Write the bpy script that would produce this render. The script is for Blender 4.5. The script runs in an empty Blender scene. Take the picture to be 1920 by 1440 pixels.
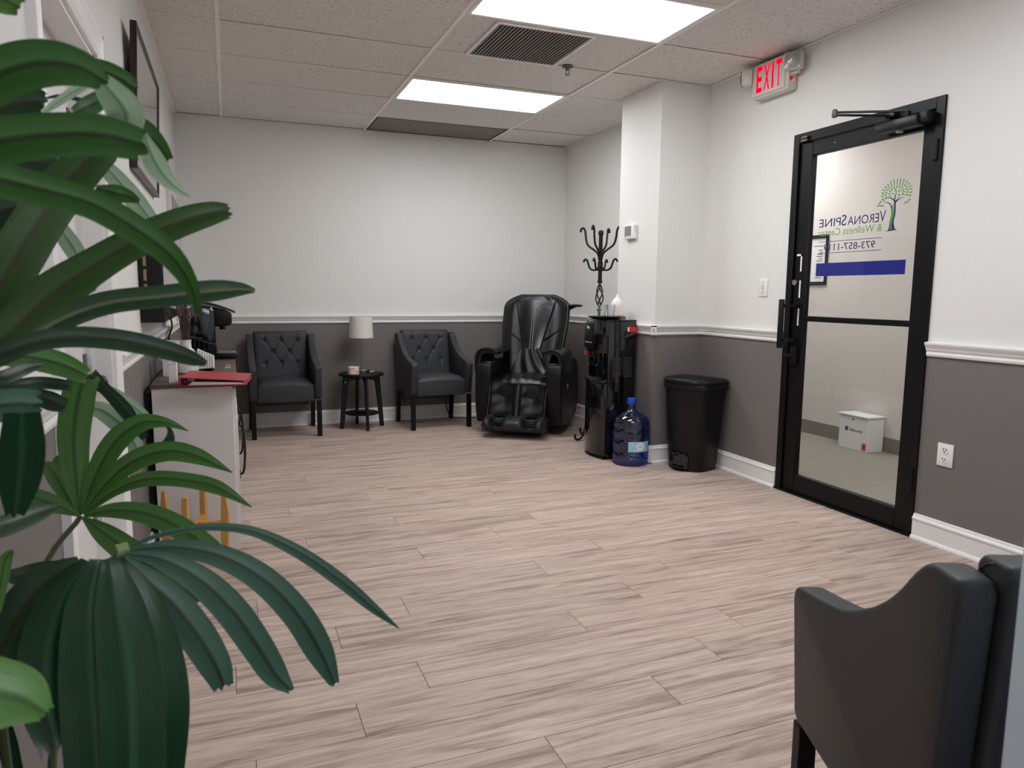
import bpy, bmesh, math, random
from mathutils import Vector, Matrix
random.seed(7)
S = bpy.context.scene
COL = S.collection
# ------------------------------------------------------------------ camera
FPX, YAW, PITCH, ROLL, CAMZ = 1351.26, 0.3740, 0.1266, 0.0089, 1.2429
_fw = Vector((math.sin(YAW)*math.cos(PITCH), math.cos(YAW)*math.cos(PITCH), -math.sin(PITCH)))
_rt = Vector((math.cos(YAW), -math.sin(YAW), 0)); _up = _rt.cross(_fw)
R2 = math.cos(ROLL)*_rt + math.sin(ROLL)*_up
U2 = -math.sin(ROLL)*_rt + math.cos(ROLL)*_up
CAM = Vector((0, 0, CAMZ))
cam = bpy.data.cameras.new('camera'); co = bpy.data.objects.new('camera', cam); COL.objects.link(co)
mw = Matrix((R2, U2, -_fw)).transposed().to_4x4(); mw.translation = CAM; co.matrix_world = mw
cam.sensor_width = 36; cam.lens = FPX*36/1920; cam.clip_start = 0.02
cam.dof.use_dof = True; cam.dof.focus_distance = 4.6; cam.dof.aperture_fstop = 11.5
S.camera = co
# ------------------------------------------------------------------ world, exposure
w = bpy.data.worlds.new('world'); S.world = w; w.use_nodes = True
w.node_tree.nodes['Background'].inputs[0].default_value = (.6, .7, .9, 1)
w.node_tree.nodes['Background'].inputs[1].default_value = .02
S.view_settings.view_transform = 'Standard'; S.view_settings.look = 'None'
S.view_settings.gamma = 1; S.view_settings.use_curve_mapping = False
S.view_settings.exposure = 0.0
S.cycles.max_bounces = 7; S.cycles.diffuse_bounces = 4; S.cycles.glossy_bounces = 3; S.cycles.transparent_max_bounces = 10
S.cycles.caustics_reflective = False; S.cycles.caustics_refractive = False; S.cycles.use_adaptive_sampling = True; S.cycles.adaptive_threshold = .05
LIGHT = 15.8            # radiance of the ceiling light diffusers
ENTRY_FILL = 9.0            # dimmer unseen panel, added to light the palm and wall end
HALL = 14.5             # unseen panels added to light the hall beyond the glass door
# ------------------------------------------------------------------ room numbers (metres)
H, YB, XL, XR, XC, YC1, YC2 = 2.707, 6.863, -0.371, 3.266, 2.862, 4.483, 5.034
TX, TY = 1.2192, 0.6096
XA, Y0 = 0.0023, 3.8748
YN = 0.378              # room face of the near partition
RAILZ = 0.955

# ------------------------------------------------------------------ materials
def lin(c): return c/12.92 if c <= .04045 else ((c+.055)/1.055)**2.4
def C(r, g, b): return (lin(r/255), lin(g/255), lin(b/255), 1)
def nt(m): return m.node_tree.nodes, m.node_tree.links
def M(name, col, rough=.5, metal=0, spec=.5, var=0, vs=8, bump=0, bs=150, coat=0, stretch=(1, 1, 1), bd=.002):
    m = bpy.data.materials.new(name); m.use_nodes = True; N, L = nt(m); p = N['Principled BSDF']
    p.inputs['Base Color'].default_value = col; p.inputs['Roughness'].default_value = rough
    p.inputs['Metallic'].default_value = metal; p.inputs['Specular IOR Level'].default_value = spec
    p.inputs['Coat Weight'].default_value = coat; p.inputs['Coat Roughness'].default_value = .08
    tc = N.new('ShaderNodeTexCoord'); mp = N.new('ShaderNodeMapping'); mp.inputs['Scale'].default_value = stretch
    L.new(tc.outputs['Object'], mp.inputs[0])
    nz = N.new('ShaderNodeTexNoise'); nz.inputs['Scale'].default_value = vs; nz.inputs['Detail'].default_value = 4
    L.new(mp.outputs[0], nz.inputs['Vector'])
    mx = N.new('ShaderNodeMix'); mx.data_type = 'RGBA'
    v = max(var, .015)
    mx.inputs[6].default_value = tuple(c*(1-v) for c in col[:3])+(1,)
    mx.inputs[7].default_value = tuple(min(1, c*(1+v)) for c in col[:3])+(1,)
    L.new(nz.outputs[0], mx.inputs[0]); L.new(mx.outputs[2], p.inputs['Base Color'])
    if bump:
        n2 = N.new('ShaderNodeTexNoise'); n2.inputs['Scale'].default_value = bs; n2.inputs['Detail'].default_value = 3
        L.new(mp.outputs[0], n2.inputs['Vector'])
        b = N.new('ShaderNodeBump'); b.inputs['Strength'].default_value = bump; b.inputs['Distance'].default_value = bd
        L.new(n2.outputs[0], b.inputs['Height']); L.new(b.outputs[0], p.inputs['Normal'])
    return m
def emis(name, col, st):
    m = bpy.data.materials.new(name); m.use_nodes = True; N, L = nt(m); p = N['Principled BSDF']
    p.inputs['Base Color'].default_value = col; p.inputs['Emission Color'].default_value = col
    p.inputs['Emission Strength'].default_value = st
    return m
def panel_light(name, st):
    # prismatic diffuser with the tubes showing as soft bands across its width
    m = emis(name, C(247, 250, 255), st); N, L = nt(m); p = N['Principled BSDF']
    tc = N.new('ShaderNodeTexCoord'); wv = N.new('ShaderNodeTexWave'); wv.bands_direction = 'Y'; wv.wave_profile = 'SIN'
    wv.inputs['Scale'].default_value = 1.03; wv.inputs['Phase Offset'].default_value = 1.57
    L.new(tc.outputs['Object'], wv.inputs[0])
    mr = N.new('ShaderNodeMapRange'); mr.inputs[3].default_value = st*.9; mr.inputs[4].default_value = st*1.1
    L.new(wv.outputs['Fac'], mr.inputs[0]); L.new(mr.outputs[0], p.inputs['Emission Strength'])
    return m
def clear(name, tint, refl=.08, rough=.02):
    m = bpy.data.materials.new(name); m.use_nodes = True; N, L = nt(m); N.remove(N['Principled BSDF'])
    t = N.new('ShaderNodeBsdfTransparent'); t.inputs[0].default_value = tint
    g = N.new('ShaderNodeBsdfGlossy'); g.inputs['Roughness'].default_value = rough
    lw = N.new('ShaderNodeLayerWeight'); lw.inputs[0].default_value = .25
    mr = N.new('ShaderNodeMapRange'); mr.inputs[3].default_value = refl*.5; mr.inputs[4].default_value = min(1, refl*4)
    L.new(lw.outputs['Fresnel'], mr.inputs[0])
    mx = N.new('ShaderNodeMixShader'); L.new(mr.outputs[0], mx.inputs[0]); L.new(t.outputs[0], mx.inputs[1]); L.new(g.outputs[0], mx.inputs[2])
    L.new(mx.outputs[0], N['Material Output'].inputs[0])
    return m
def wood_floor():
    m = bpy.data.materials.new('floor_planks'); m.use_nodes = True; N, L = nt(m); p = N['Principled BSDF']
    g = N.new('ShaderNodeNewGeometry'); oi = N.new('ShaderNodeObjectInfo')
    cm = N.new('ShaderNodeCombineXYZ'); mu = N.new('ShaderNodeMath'); mu.operation = 'MULTIPLY'; mu.inputs[1].default_value = 37
    L.new(oi.outputs['Random'], mu.inputs[0]); L.new(mu.outputs[0], cm.inputs[2])
    mu2 = N.new('ShaderNodeMath'); mu2.operation = 'MULTIPLY'; mu2.inputs[1].default_value = 11; L.new(oi.outputs['Random'], mu2.inputs[0]); L.new(mu2.outputs[0], cm.inputs[0])
    ad = N.new('ShaderNodeVectorMath'); L.new(g.outputs['Position'], ad.inputs[0]); L.new(cm.outputs[0], ad.inputs[1])
    def noise(sc, scale, det, dist=0):
        mp = N.new('ShaderNodeMapping'); mp.inputs['Scale'].default_value = sc; L.new(ad.outputs[0], mp.inputs[0])
        n = N.new('ShaderNodeTexNoise'); n.inputs['Scale'].default_value = scale; n.inputs['Detail'].default_value = det
        n.inputs['Distortion'].default_value = dist; n.inputs['Roughness'].default_value = .6
        L.new(mp.outputs[0], n.inputs['Vector']); return n
    a = noise((1, 15, 1), 1.9, 7, .8); b = noise((1, 18, 1), 7.0, 6, .5); c = noise((1, 6, 1), 2.8, 4, 1.8)
    r1 = N.new('ShaderNodeValToRGB'); e = r1.color_ramp.elements
    e[0].position = .30; e[0].color = C(138, 116, 104); e[1].position = .66; e[1].color = C(203, 184, 170)
    x = r1.color_ramp.elements.new(.47); x.color = C(183, 162, 149)
    L.new(a.outputs[0], r1.inputs[0])
    r2 = N.new('ShaderNodeValToRGB'); e = r2.color_ramp.elements
    e[0].position = .33; e[0].color = (.72, .69, .67, 1); e[1].position = .56; e[1].color = (1.05, 1.04, 1.03, 1)
    L.new(b.outputs[0], r2.inputs[0])
    mx = N.new('ShaderNodeMix'); mx.data_type = 'RGBA'; mx.blend_type = 'MULTIPLY'; mx.inputs[0].default_value = .8
    L.new(r1.outputs[0], mx.inputs[6]); L.new(r2.outputs[0], mx.inputs[7])
    r3 = N.new('ShaderNodeValToRGB'); e = r3.color_ramp.elements       # knots and dark cathedral streaks
    e[0].position = .28; e[0].color = (.55, .51, .49, 1); e[1].position = .38; e[1].color = (1, 1, 1, 1)
    L.new(c.outputs[0], r3.inputs[0])
    m2 = N.new('ShaderNodeMix'); m2.data_type = 'RGBA'; m2.blend_type = 'MULTIPLY'; m2.inputs[0].default_value = .6
    L.new(mx.outputs[2], m2.inputs[6]); L.new(r3.outputs[0], m2.inputs[7])
    hs = N.new('ShaderNodeHueSaturation'); mr = N.new('ShaderNodeMapRange'); mr.inputs[3].default_value = .93; mr.inputs[4].default_value = 1.06
    L.new(oi.outputs['Random'], mr.inputs[0]); L.new(mr.outputs[0], hs.inputs['Value']); L.new(m2.outputs[2], hs.inputs['Color'])
    L.new(hs.outputs[0], p.inputs['Base Color']); p.inputs['Roughness'].default_value = .52; p.inputs['Specular IOR Level'].default_value = .35
    bp = N.new('ShaderNodeBump'); bp.inputs['Strength'].default_value = .12; bp.inputs['Distance'].default_value = .001
    L.new(b.outputs[0], bp.inputs['Height']); L.new(bp.outputs[0], p.inputs['Normal'])
    return m
def tile_mat():
    m = M('acoustic_tile', C(230, 226, 222), .9, spec=.1); N, L = nt(m); p = N['Principled BSDF']
    g = N.new('ShaderNodeNewGeometry')
    mp = N.new('ShaderNodeMapping'); mp.inputs['Scale'].default_value = (1, 1.6, 1); mp.inputs['Rotation'].default_value = (0, 0, .6); L.new(g.outputs['Position'], mp.inputs[0])
    n1 = N.new('ShaderNodeTexNoise'); n1.inputs['Scale'].default_value = 88; n1.inputs['Detail'].default_value = 2; n1.inputs['Distortion'].default_value = 1.2; L.new(mp.outputs[0], n1.inputs['Vector'])
    r = N.new('ShaderNodeValToRGB'); e = r.color_ramp.elements
    e[0].position = .33; e[0].color = C(96, 90, 88); e[1].position = .375; e[1].color = C(230, 226, 222)
    L.new(n1.outputs[0], r.inputs[0]); L.new(r.outputs[0], p.inputs['Base Color'])
    n2 = N.new('ShaderNodeTexNoise'); n2.inputs['Scale'].default_value = 240; L.new(g.outputs['Position'], n2.inputs['Vector'])
    b = N.new('ShaderNodeBump'); b.inputs['Strength'].default_value = .5; b.inputs['Distance'].default_value = .0015
    L.new(n2.outputs[0], b.inputs['Height']); L.new(b.outputs[0], p.inputs['Normal'])
    return m
def leaf_mat(name, base, dark, rib, rough=.34, spec=.4):
    m = bpy.data.materials.new(name); m.use_nodes = True; N, L = nt(m); p = N['Principled BSDF']
    uv = N.new('ShaderNodeUVMap'); sx = N.new('ShaderNodeSeparateXYZ'); L.new(uv.outputs[0], sx.inputs[0])
    s = N.new('ShaderNodeMath'); s.operation = 'SUBTRACT'; s.inputs[1].default_value = .5; L.new(sx.outputs[0], s.inputs[0])
    a = N.new('ShaderNodeMath'); a.operation = 'ABSOLUTE'; L.new(s.outputs[0], a.inputs[0])
    r = N.new('ShaderNodeValToRGB'); e = r.color_ramp.elements
    e[0].position = .02; e[0].color = rib; e[1].position = .10; e[1].color = base
    L.new(a.outputs[0], r.inputs[0])
    mp = N.new('ShaderNodeMapping'); mp.inputs['Scale'].default_value = (26, 1.2, 1); L.new(uv.outputs[0], mp.inputs[0])
    n = N.new('ShaderNodeTexNoise'); n.inputs['Scale'].default_value = 1.3; n.inputs['Detail'].default_value = 3; L.new(mp.outputs[0], n.inputs['Vector'])
    mx = N.new('ShaderNodeMix'); mx.data_type = 'RGBA'; mx.inputs[7].default_value = dark
    f = N.new('ShaderNodeMapRange'); f.inputs[1].default_value = .35; f.inputs[2].default_value = .75; f.inputs[4].default_value = .7
    L.new(n.outputs[0], f.inputs[0]); L.new(f.outputs[0], mx.inputs[0]); L.new(r.outputs[0], mx.inputs[6])
    L.new(mx.outputs[2], p.inputs['Base Color']); p.inputs['Roughness'].default_value = rough
    p.inputs['Specular IOR Level'].default_value = spec
    b = N.new('ShaderNodeBump'); b.inputs['Strength'].default_value = .25; b.inputs['Distance'].default_value = .001
    L.new(n.outputs[0], b.inputs['Height']); L.new(b.outputs[0], p.inputs['Normal'])
    return m

m_white = M('wall_offwhite', C(228, 226, 221), .62, spec=.25, bump=.06, bs=220)
m_grey = M('wall_grey_paint', C(118, 112, 109), .6, spec=.3, bump=.06, bs=220, var=.03, vs=2)
m_trim = M('trim_white', C(236, 234, 231), .38, spec=.45)
m_edge = M('partition_daylight_tint', C(224, 234, 250), .5)  # blue cast of daylight on the wall end, put into its colour
m_floor = wood_floor()
m_gap = M('seam_dark', C(140, 124, 115), .9)
m_tile = tile_mat()
m_tee = M('ceiling_tee_white', C(246, 243, 240), .6)
m_cross = M('ceiling_cross_tee', C(226, 222, 218), .7)
m_plenum = M('plenum_dark', C(40, 38, 38), .95)
m_black = M('black_satin', C(11, 11, 12), .45, spec=.3)
m_alu = M('black_anodised', C(10, 10, 11), .42, spec=.25)
m_gloss = M('black_gloss', C(7, 7, 8), .09, coat=.5)
m_plas = M('black_plastic', C(15, 15, 16), .36, spec=.3)
m_leath = M('charcoal_leatherette', C(54, 55, 57), .48, spec=.32, bump=.22, bs=420, bd=.0008)
m_chairleg = M('black_wood_leg', C(8, 8, 9), .5, spec=.25)
m_mass = M('black_leather', C(9, 9, 11), .37, spec=.4, bump=.3, bs=60, bd=.003)
m_mass2 = M('black_leather_matte', C(9, 9, 10), .5, spec=.3, bump=.3, bs=300, bd=.001)
m_patent = M('black_patent', C(6, 6, 8), .24, bump=.15, bs=22, bd=.006)
m_foot = M('dark_grey_leather', C(36, 36, 38), .42, spec=.35, bump=.2, bs=200, bd=.001)
m_silver = M('brushed_nickel', C(190, 186, 180), .28, metal=1)
m_steel = M('dull_steel', C(120, 112, 104), .4, metal=1)
m_white_pl = M('white_plastic', C(236, 234, 230), .4)
m_cream_pl = M('ivory_plastic', C(214, 211, 200), .45)
m_screen = M('grey_display', C(122, 130, 122), .25)
m_glass = clear('door_glass', (.95, .955, .95, 1), .05)
m_tumb = clear('tumbler_glass', (.985, .99, .99, 1), .14)
m_blue = clear('blue_polycarbonate', (.30, .42, .80, 1), .16, .05)
m_water = clear('water_blue', (.55, .65, .92, 1), .05)
m_cap = M('blue_cap', C(28, 70, 190), .4)
m_label_b = M('pale_blue_label', C(160, 205, 226), .5, var=.25, vs=30)
m_label_w = M('white_label', C(238, 238, 236), .5)
m_ink = M('navy_vinyl', C(30, 36, 120), .5)
m_bar = M('blue_vinyl', C(12, 30, 150), .45)
m_green = M('green_vinyl', C(120, 176, 92), .5)
m_dkgreen = M('green_vinyl_trunk', C(104, 172, 62), .5)
m_blk_ink = M('black_print', C(40, 40, 44), .6)
m_red_e = emis('exit_red', C(255, 0, 42), 1.6); nt(m_red_e)[0]['Principled BSDF'].inputs['Base Color'].default_value = C(40, 0, 5); nt(m_red_e)[0]['Principled BSDF'].inputs['Specular IOR Level'].default_value = 0
m_led = emis('red_led', C(255, 40, 40), 6)
m_lens = clear('prismatic_lens', (.8, .8, .8, 1), .5, .15)
m_cab = M('white_laminate', C(222, 219, 216), .5)
m_wtop = M('walnut_laminate', C(92, 72, 62), .45, var=.35, vs=6, stretch=(14, 1, 1))
m_bamboo = M('bamboo', C(198, 146, 76), .5, var=.18, vs=12, stretch=(6, 6, 1))
m_redb = M('red_binder', C(172, 36, 48), .38)
m_paper = M('paper_white', C(232, 230, 226), .8)
m_ceram = M('white_ceramic', C(234, 230, 222), .4)
m_shade = M('lamp_linen', C(214, 211, 206), .85, bump=.3, bs=500)
m_candle = M('patterned_jar', C(232, 206, 202), .35)
m_lav = M('dried_stem', C(88, 70, 66), .9)
m_lavb = M('dried_bud', C(150, 128, 134), .95)
m_carpet = M('hall_carpet', C(142, 137, 126), .95, spec=.1, var=.3, vs=160, bump=.6, bs=300)
m_cove = M('hall_cove_base', C(112, 107, 99), .7)
m_hall = M('hall_wallpaper', C(216, 208, 200), .7, bump=.15, bs=300)
m_box = M('white_painted_box', C(232, 230, 228), .4)
m_redlab = M('red_sticker', C(206, 44, 40), .5)
m_bronze = M('dark_bronze', C(22, 20, 19), .4, metal=.3)
m_mirror = M('picture_glass', C(196, 193, 190), .06, spec=.8, coat=.8)
m_fr_dark = M('dark_frame', C(30, 17, 18), .35)
m_brass = M('brass_print', C(150, 128, 92), .5)
m_rubber = M('black_cable', C(12, 12, 12), .6)
m_vent = M('vent_dark', C(52, 49, 50), .7)
m_slat = M('vent_slat', C(150, 145, 142), .5)
m_perf = M('perforated_grey', C(126, 121, 116), .7, bump=.4, bs=350)
m_brown = M('wood_coaster', C(150, 92, 58), .6)
m_soil = M('soil', C(50, 38, 30), .95, var=.3, vs=60, bump=1, bs=80)
m_pot = M('grey_pot', C(110, 108, 106), .6)
m_stem = M('palm_stem', C(70, 84, 48), .5)
lf_olive = leaf_mat('leaf_olive', C(50, 84, 32), C(32, 60, 22), C(52, 50, 26))
lf_mid = leaf_mat('leaf_green', C(52, 98, 40), C(30, 66, 24), C(28, 46, 18))
lf_dark = leaf_mat('leaf_dark', C(40, 68, 46), C(24, 48, 32), C(46, 46, 26))
lf_blue = leaf_mat('leaf_blue_sheen', C(62, 98, 82), C(42, 76, 62), C(30, 32, 22), .42)  # bluish gloss reflections are painted into this leaf colour
lf_light = leaf_mat('leaf_light', C(92, 136, 72), C(66, 108, 50), C(54, 84, 40))
lf_rib = leaf_mat('leaf_palerib', C(38, 74, 46), C(24, 52, 32), C(124, 128, 92))
lf_deep = leaf_mat('leaf_deep', C(20, 60, 36), C(10, 38, 22), C(44, 86, 52), .26, .28)
lf_fresh = leaf_mat('leaf_fresh', C(66, 112, 44), C(44, 86, 28), C(34, 58, 20), .36)
lf_pale = leaf_mat('leaf_pale_back_sheen', C(172, 196, 168), C(130, 164, 128), C(104, 138, 104), .45)  # pale undersides, with the sheen of reflected light painted in

# ------------------------------------------------------------------ mesh helpers
class MB:
    def __init__(s): s.v = []; s.f = []; s.mi = []; s.uv = None
    def add(s, vs, fs, mi=0):
        o = len(s.v); s.v += [Vector(p) for p in vs]
        for f in fs: s.f.append([i+o for i in f]); s.mi.append(mi)
        return s
    def box(s, x0, x1, y0, y1, z0, z1, mi=0, mat=None):
        vs = [(x, y, z) for z in (z0, z1) for y in (y0, y1) for x in (x0, x1)]
        if mat: vs = [mat @ Vector(p) for p in vs]
        return s.add(vs, [(0, 2, 3, 1), (4, 5, 7, 6), (0, 1, 5, 4), (2, 6, 7, 3), (0, 4, 6, 2), (1, 3, 7, 5)], mi)
    def prism(s, poly, t0, t1, axis='X', mi=0):
        n = len(poly)
        def P(a, b, t): return {'X': (t, a, b), 'Y': (a, t, b), 'Z': (a, b, t)}[axis]
        vs = [P(a, b, t0) for a, b in poly]+[P(a, b, t1) for a, b in poly]
        fs = [list(range(n))[::-1], list(range(n, 2*n))]+[(i, (i+1) % n, (i+1) % n+n, i+n) for i in range(n)]
        return s.add(vs, fs, mi)
    def tube(s, path, r, n=10, mi=0, cap=True, sx=1.0):
        path = [Vector(p) for p in path]; k = len(path); rs = r if isinstance(r, (list, tuple)) else [r]*k
        ref = None; vs = []; fs = []
        for i, p in enumerate(path):
            t = (path[min(i+1, k-1)]-path[max(i-1, 0)]).normalized()
            if ref is None: ref = Vector((0, 0, 1)) if abs(t.z) < .9 else Vector((1, 0, 0))
            a = (ref-t*ref.dot(t)).normalized(); b = t.cross(a); ref = a
            for j in range(n):
                th = 2*math.pi*j/n; vs.append(p+(a*math.cos(th)*sx+b*math.sin(th))*rs[i])
        for i in range(k-1):
            for j in range(n): fs.append((i*n+j, i*n+(j+1) % n, (i+1)*n+(j+1) % n, (i+1)*n+j))
        if cap: fs.append(list(range(n))[::-1]); fs.append(list(range((k-1)*n, k*n)))
        return s.add(vs, fs, mi)
    def lathe(s, prof, c=(0, 0, 0), n=24, mi=0, cap=True, axis=None):
        vs = []; fs = []; k = len(prof)
        for r, z in prof:
            for j in range(n):
                th = 2*math.pi*j/n; p = Vector((r*math.cos(th), r*math.sin(th), z))
                if axis == 'X': p = Vector((p.z, p.x, p.y))
                if axis == 'Y': p = Vector((p.x, p.z, p.y))
                vs.append(p+Vector(c))
        for i in range(k-1):
            for j in range(n): fs.append((i*n+j, i*n+(j+1) % n, (i+1)*n+(j+1) % n, (i+1)*n+j))
        if cap: fs.append(list(range(n))[::-1]); fs.append(list(range((k-1)*n, k*n)))
        return s.add(vs, fs, mi)
    def grid(s, fn, nu, nv, mi=0):
        vs = [fn(i/nu, j/nv) for j in range(nv+1) for i in range(nu+1)]
        return s.add(vs, [(j*(nu+1)+i, j*(nu+1)+i+1, (j+1)*(nu+1)+i+1, (j+1)*(nu+1)+i) for j in range(nv) for i in range(nu)], mi)
    def mesh(s, name, mats, smooth=False, bevel=0, seg=2, fix=True):
        me = bpy.data.meshes.new(name); me.from_pydata(s.v, [], s.f)
        for m in (mats if isinstance(mats, (list, tuple)) else [mats]): me.materials.append(m)
        for p, i in zip(me.polygons, s.mi): p.material_index = i
        bm = bmesh.new(); bm.from_mesh(me)
        if fix: bmesh.ops.recalc_face_normals(bm, faces=bm.faces)
        if bevel:
            es = [e for e in bm.edges if len(e.link_faces) == 2 and e.calc_face_angle(0) > .6]
            bmesh.ops.bevel(bm, geom=es, offset=bevel, segments=seg, affect='EDGES', profile=.5, clamp_overlap=True)
        bm.to_mesh(me); bm.free()
        if smooth or bevel:
            me.polygons.foreach_set('use_smooth', [True]*len(me.polygons))
            try: me.set_sharp_from_angle(angle=math.radians(38))
            except Exception: pass
        me.update(); return me
    def build(s, name, mats, parent=None, smooth=False, bevel=0, seg=2, world=False):
        if world and parent is not None:
            r_ = parent
            while r_.parent: r_ = r_.parent
            o = Vector(r_['_o']); s.v = [p-o for p in s.v]
        return put(s.mesh(name, mats, smooth, bevel, seg), name, parent)
def put(me, name, parent=None, loc=None):
    o = bpy.data.objects.new(name, me); COL.objects.link(o)
    if parent is not None: o.parent = parent
    if loc is not None: o.location = loc
    return o
def tag(o, label, cat, group=None, kind=None):
    o['label'] = label; o['category'] = cat
    if group: o['group'] = group
    if kind: o['kind'] = kind
    return o
ORIG = []
def thing(name, label, cat, loc=(0, 0, 0), rotz=0, group=None, kind=None):
    o = bpy.data.objects.new(name, None); COL.objects.link(o); o.location = loc; o.rotation_euler = (0, 0, rotz)
    o.empty_display_size = .1; o['_o'] = tuple(loc); ORIG.append(o)
    return tag(o, label, cat, group, kind)
def struct(mb, name, mats, label, cat, **k):
    return tag(mb.build(name, mats, **k), label, cat, kind='structure')
def copy_tree(o, loc, rotz, label, parent=None):
    c = o.copy(); COL.objects.link(c)
    if parent is None: c.location = loc; c.rotation_euler = (0, 0, rotz); c['label'] = label
    else: c.parent = parent
    for ch in o.children: copy_tree(ch, None, None, None, c)
    return c
def text_mesh(body, size, depth=.0006, bold=0):
    cu = bpy.data.curves.new('lettering', 'FONT'); cu.body = body; cu.size = size; cu.extrude = depth; cu.offset = bold; cu.resolution_u = 3
    o = bpy.data.objects.new('lettering', cu); COL.objects.link(o)
    bpy.context.view_layer.update()
    me = bpy.data.meshes.new_from_object(o.evaluated_get(bpy.context.evaluated_depsgraph_get()))
    bpy.data.objects.remove(o); bpy.data.curves.remove(cu); return me
def put_text(body, x0, x1, y0, h, mat, parent, xf, bold=0, name='lettering', sq=None):
    """lettering stretched to run x0..x1 with cap height h from baseline y0; xf maps (x, y, depth) to the parent's frame"""
    me = text_mesh(body, 1.0, .0, bold)
    xs = [v.co.x for v in me.vertices]; ys = [v.co.y for v in me.vertices]
    caps = .69
    sx = (x1-x0)/(max(xs)-min(xs)); sy = h/caps
    for v in me.vertices: v.co = Vector(xf((v.co.x-min(xs))*sx+x0, v.co.y*sy+y0, 0))
    me.materials.clear(); me.materials.append(mat); me.update()
    return put(me, name, parent)
def smoothpath(pts, n):
    """Catmull-Rom through tuples"""
    out = []; k = len(pts)-1
    for q in range(n+1):
        t = q/n*k; i = min(int(t), k-1); f = t-i
        p0 = pts[max(i-1, 0)]; p1 = pts[i]; p2 = pts[i+1]; p3 = pts[min(i+2, k)]
        out.append(tuple(.5*((2*b)+(-a+c)*f+(2*a-5*b+4*c-d)*f*f+(-a+3*b-3*c+d)*f**3) for a, b, c, d in zip(p0, p1, p2, p3)))
    return out

# ================================================================== STRUCTURE
# ---- floor: every plank a piece
fl = struct(MB().box(XL-.6, XR+.1, -1.65, YB+.1, -.06, -.004), 'floor', m_gap, 'greyed oak plank floor of the waiting room', 'floor')
PW, PL = .178, 1.2192
known = {2.62: .63, 2.08: .567, 1.904: .335, 1.726: 1.262, 1.548: .805, 2.26: 1.217, 2.44: .345, 4.25: .77, 3.69: .83, 3.37: 1.27, 3.16: .83, 2.80: 1.30, 2.98: 1.68, 3.93: 1.33}
plank_cache = {}
row = 0; y = 2.08-21*PW
while y < YB:
    off = random.random()*PL
    for ky, kx in known.items():
        if abs(ky-y) < .06: off = (kx-XL) % PL
    x = XL-.02-PL+off
    xlo, xhi = XL-.02, XR+.02
    if y < YN-.1: xhi = 1.25
    while x < xhi:
        a, b = max(x, xlo), min(x+PL, xhi); yy0, yy1 = max(y, -1.6), min(y+PW, YB+.01)
        if b-a > .03 and yy1-yy0 > .02:
            key = (round(b-a, 3), round(yy1-yy0, 3))
            if key not in plank_cache:
                l, wd = b-a, yy1-yy0; g = .0007
                plank_cache[key] = MB().box(g, l-g, g, wd-g, -.006, 0).mesh('plank', m_floor, bevel=.0008, seg=1)
            put(plank_cache[key], 'plank', fl, (a, yy0, 0))
        x += PL
    y += PW
# ---- walls
def wall2(name, boxes, label, split=RAILZ+.02, low=m_grey, up=m_white):
    mb = MB()
    for x0, x1, y0, y1, a, b in boxes:
        if a < split: mb.box(x0, x1, y0, y1, a, min(b, split), 1)
        if b > split: mb.box(x0, x1, y0, y1, max(a, split), b, 0)
    return struct(mb, name, [up, low], label, 'wall')
T = H+.004
wall2('wall_back', [(XL-.12, XR+.12, YB, YB+.12, 0, T)], 'white back wall with grey lower half behind the two armchairs')
DY0, DY1, DZ = 2.607, 3.616, 2.207
wall2('wall_right', [(XR, XR+.1, YN-.12, DY0, 0, T), (XR, XR+.1, DY1, YB, 0, T), (XR, XR+.1, DY0, DY1, DZ, T)], 'white right wall with grey lower half around the glass door')
wall2('wall_pilaster', [(XC, XR, YC1, YC2, 0, T)], 'square pilaster on the right wall carrying the thermostat')
LD0, LD1, LDZ = 1.93, 2.745, 1.985
wall2('wall_left', [(XL-.12, XL, -1.6, LD0, 0, T), (XL-.12, XL, LD1, YB, 0, T), (XL-.12, XL, LD0, LD1, LDZ, T)], 'white left wall with grey lower half behind the palm')
struct(MB().box(.602, XR, YN-.12, YN, 0, T), 'wall_near', m_edge, 'white wall end with daylight blue painted in, at the near right edge', 'wall')
wall2('wall_entry', [(XL-.12, 1.37, -1.72, -1.6, 0, T), (1.25, 1.37, -1.6, YN-.12, 0, T)], 'white walls of the entry nook behind the viewpoint')
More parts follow.
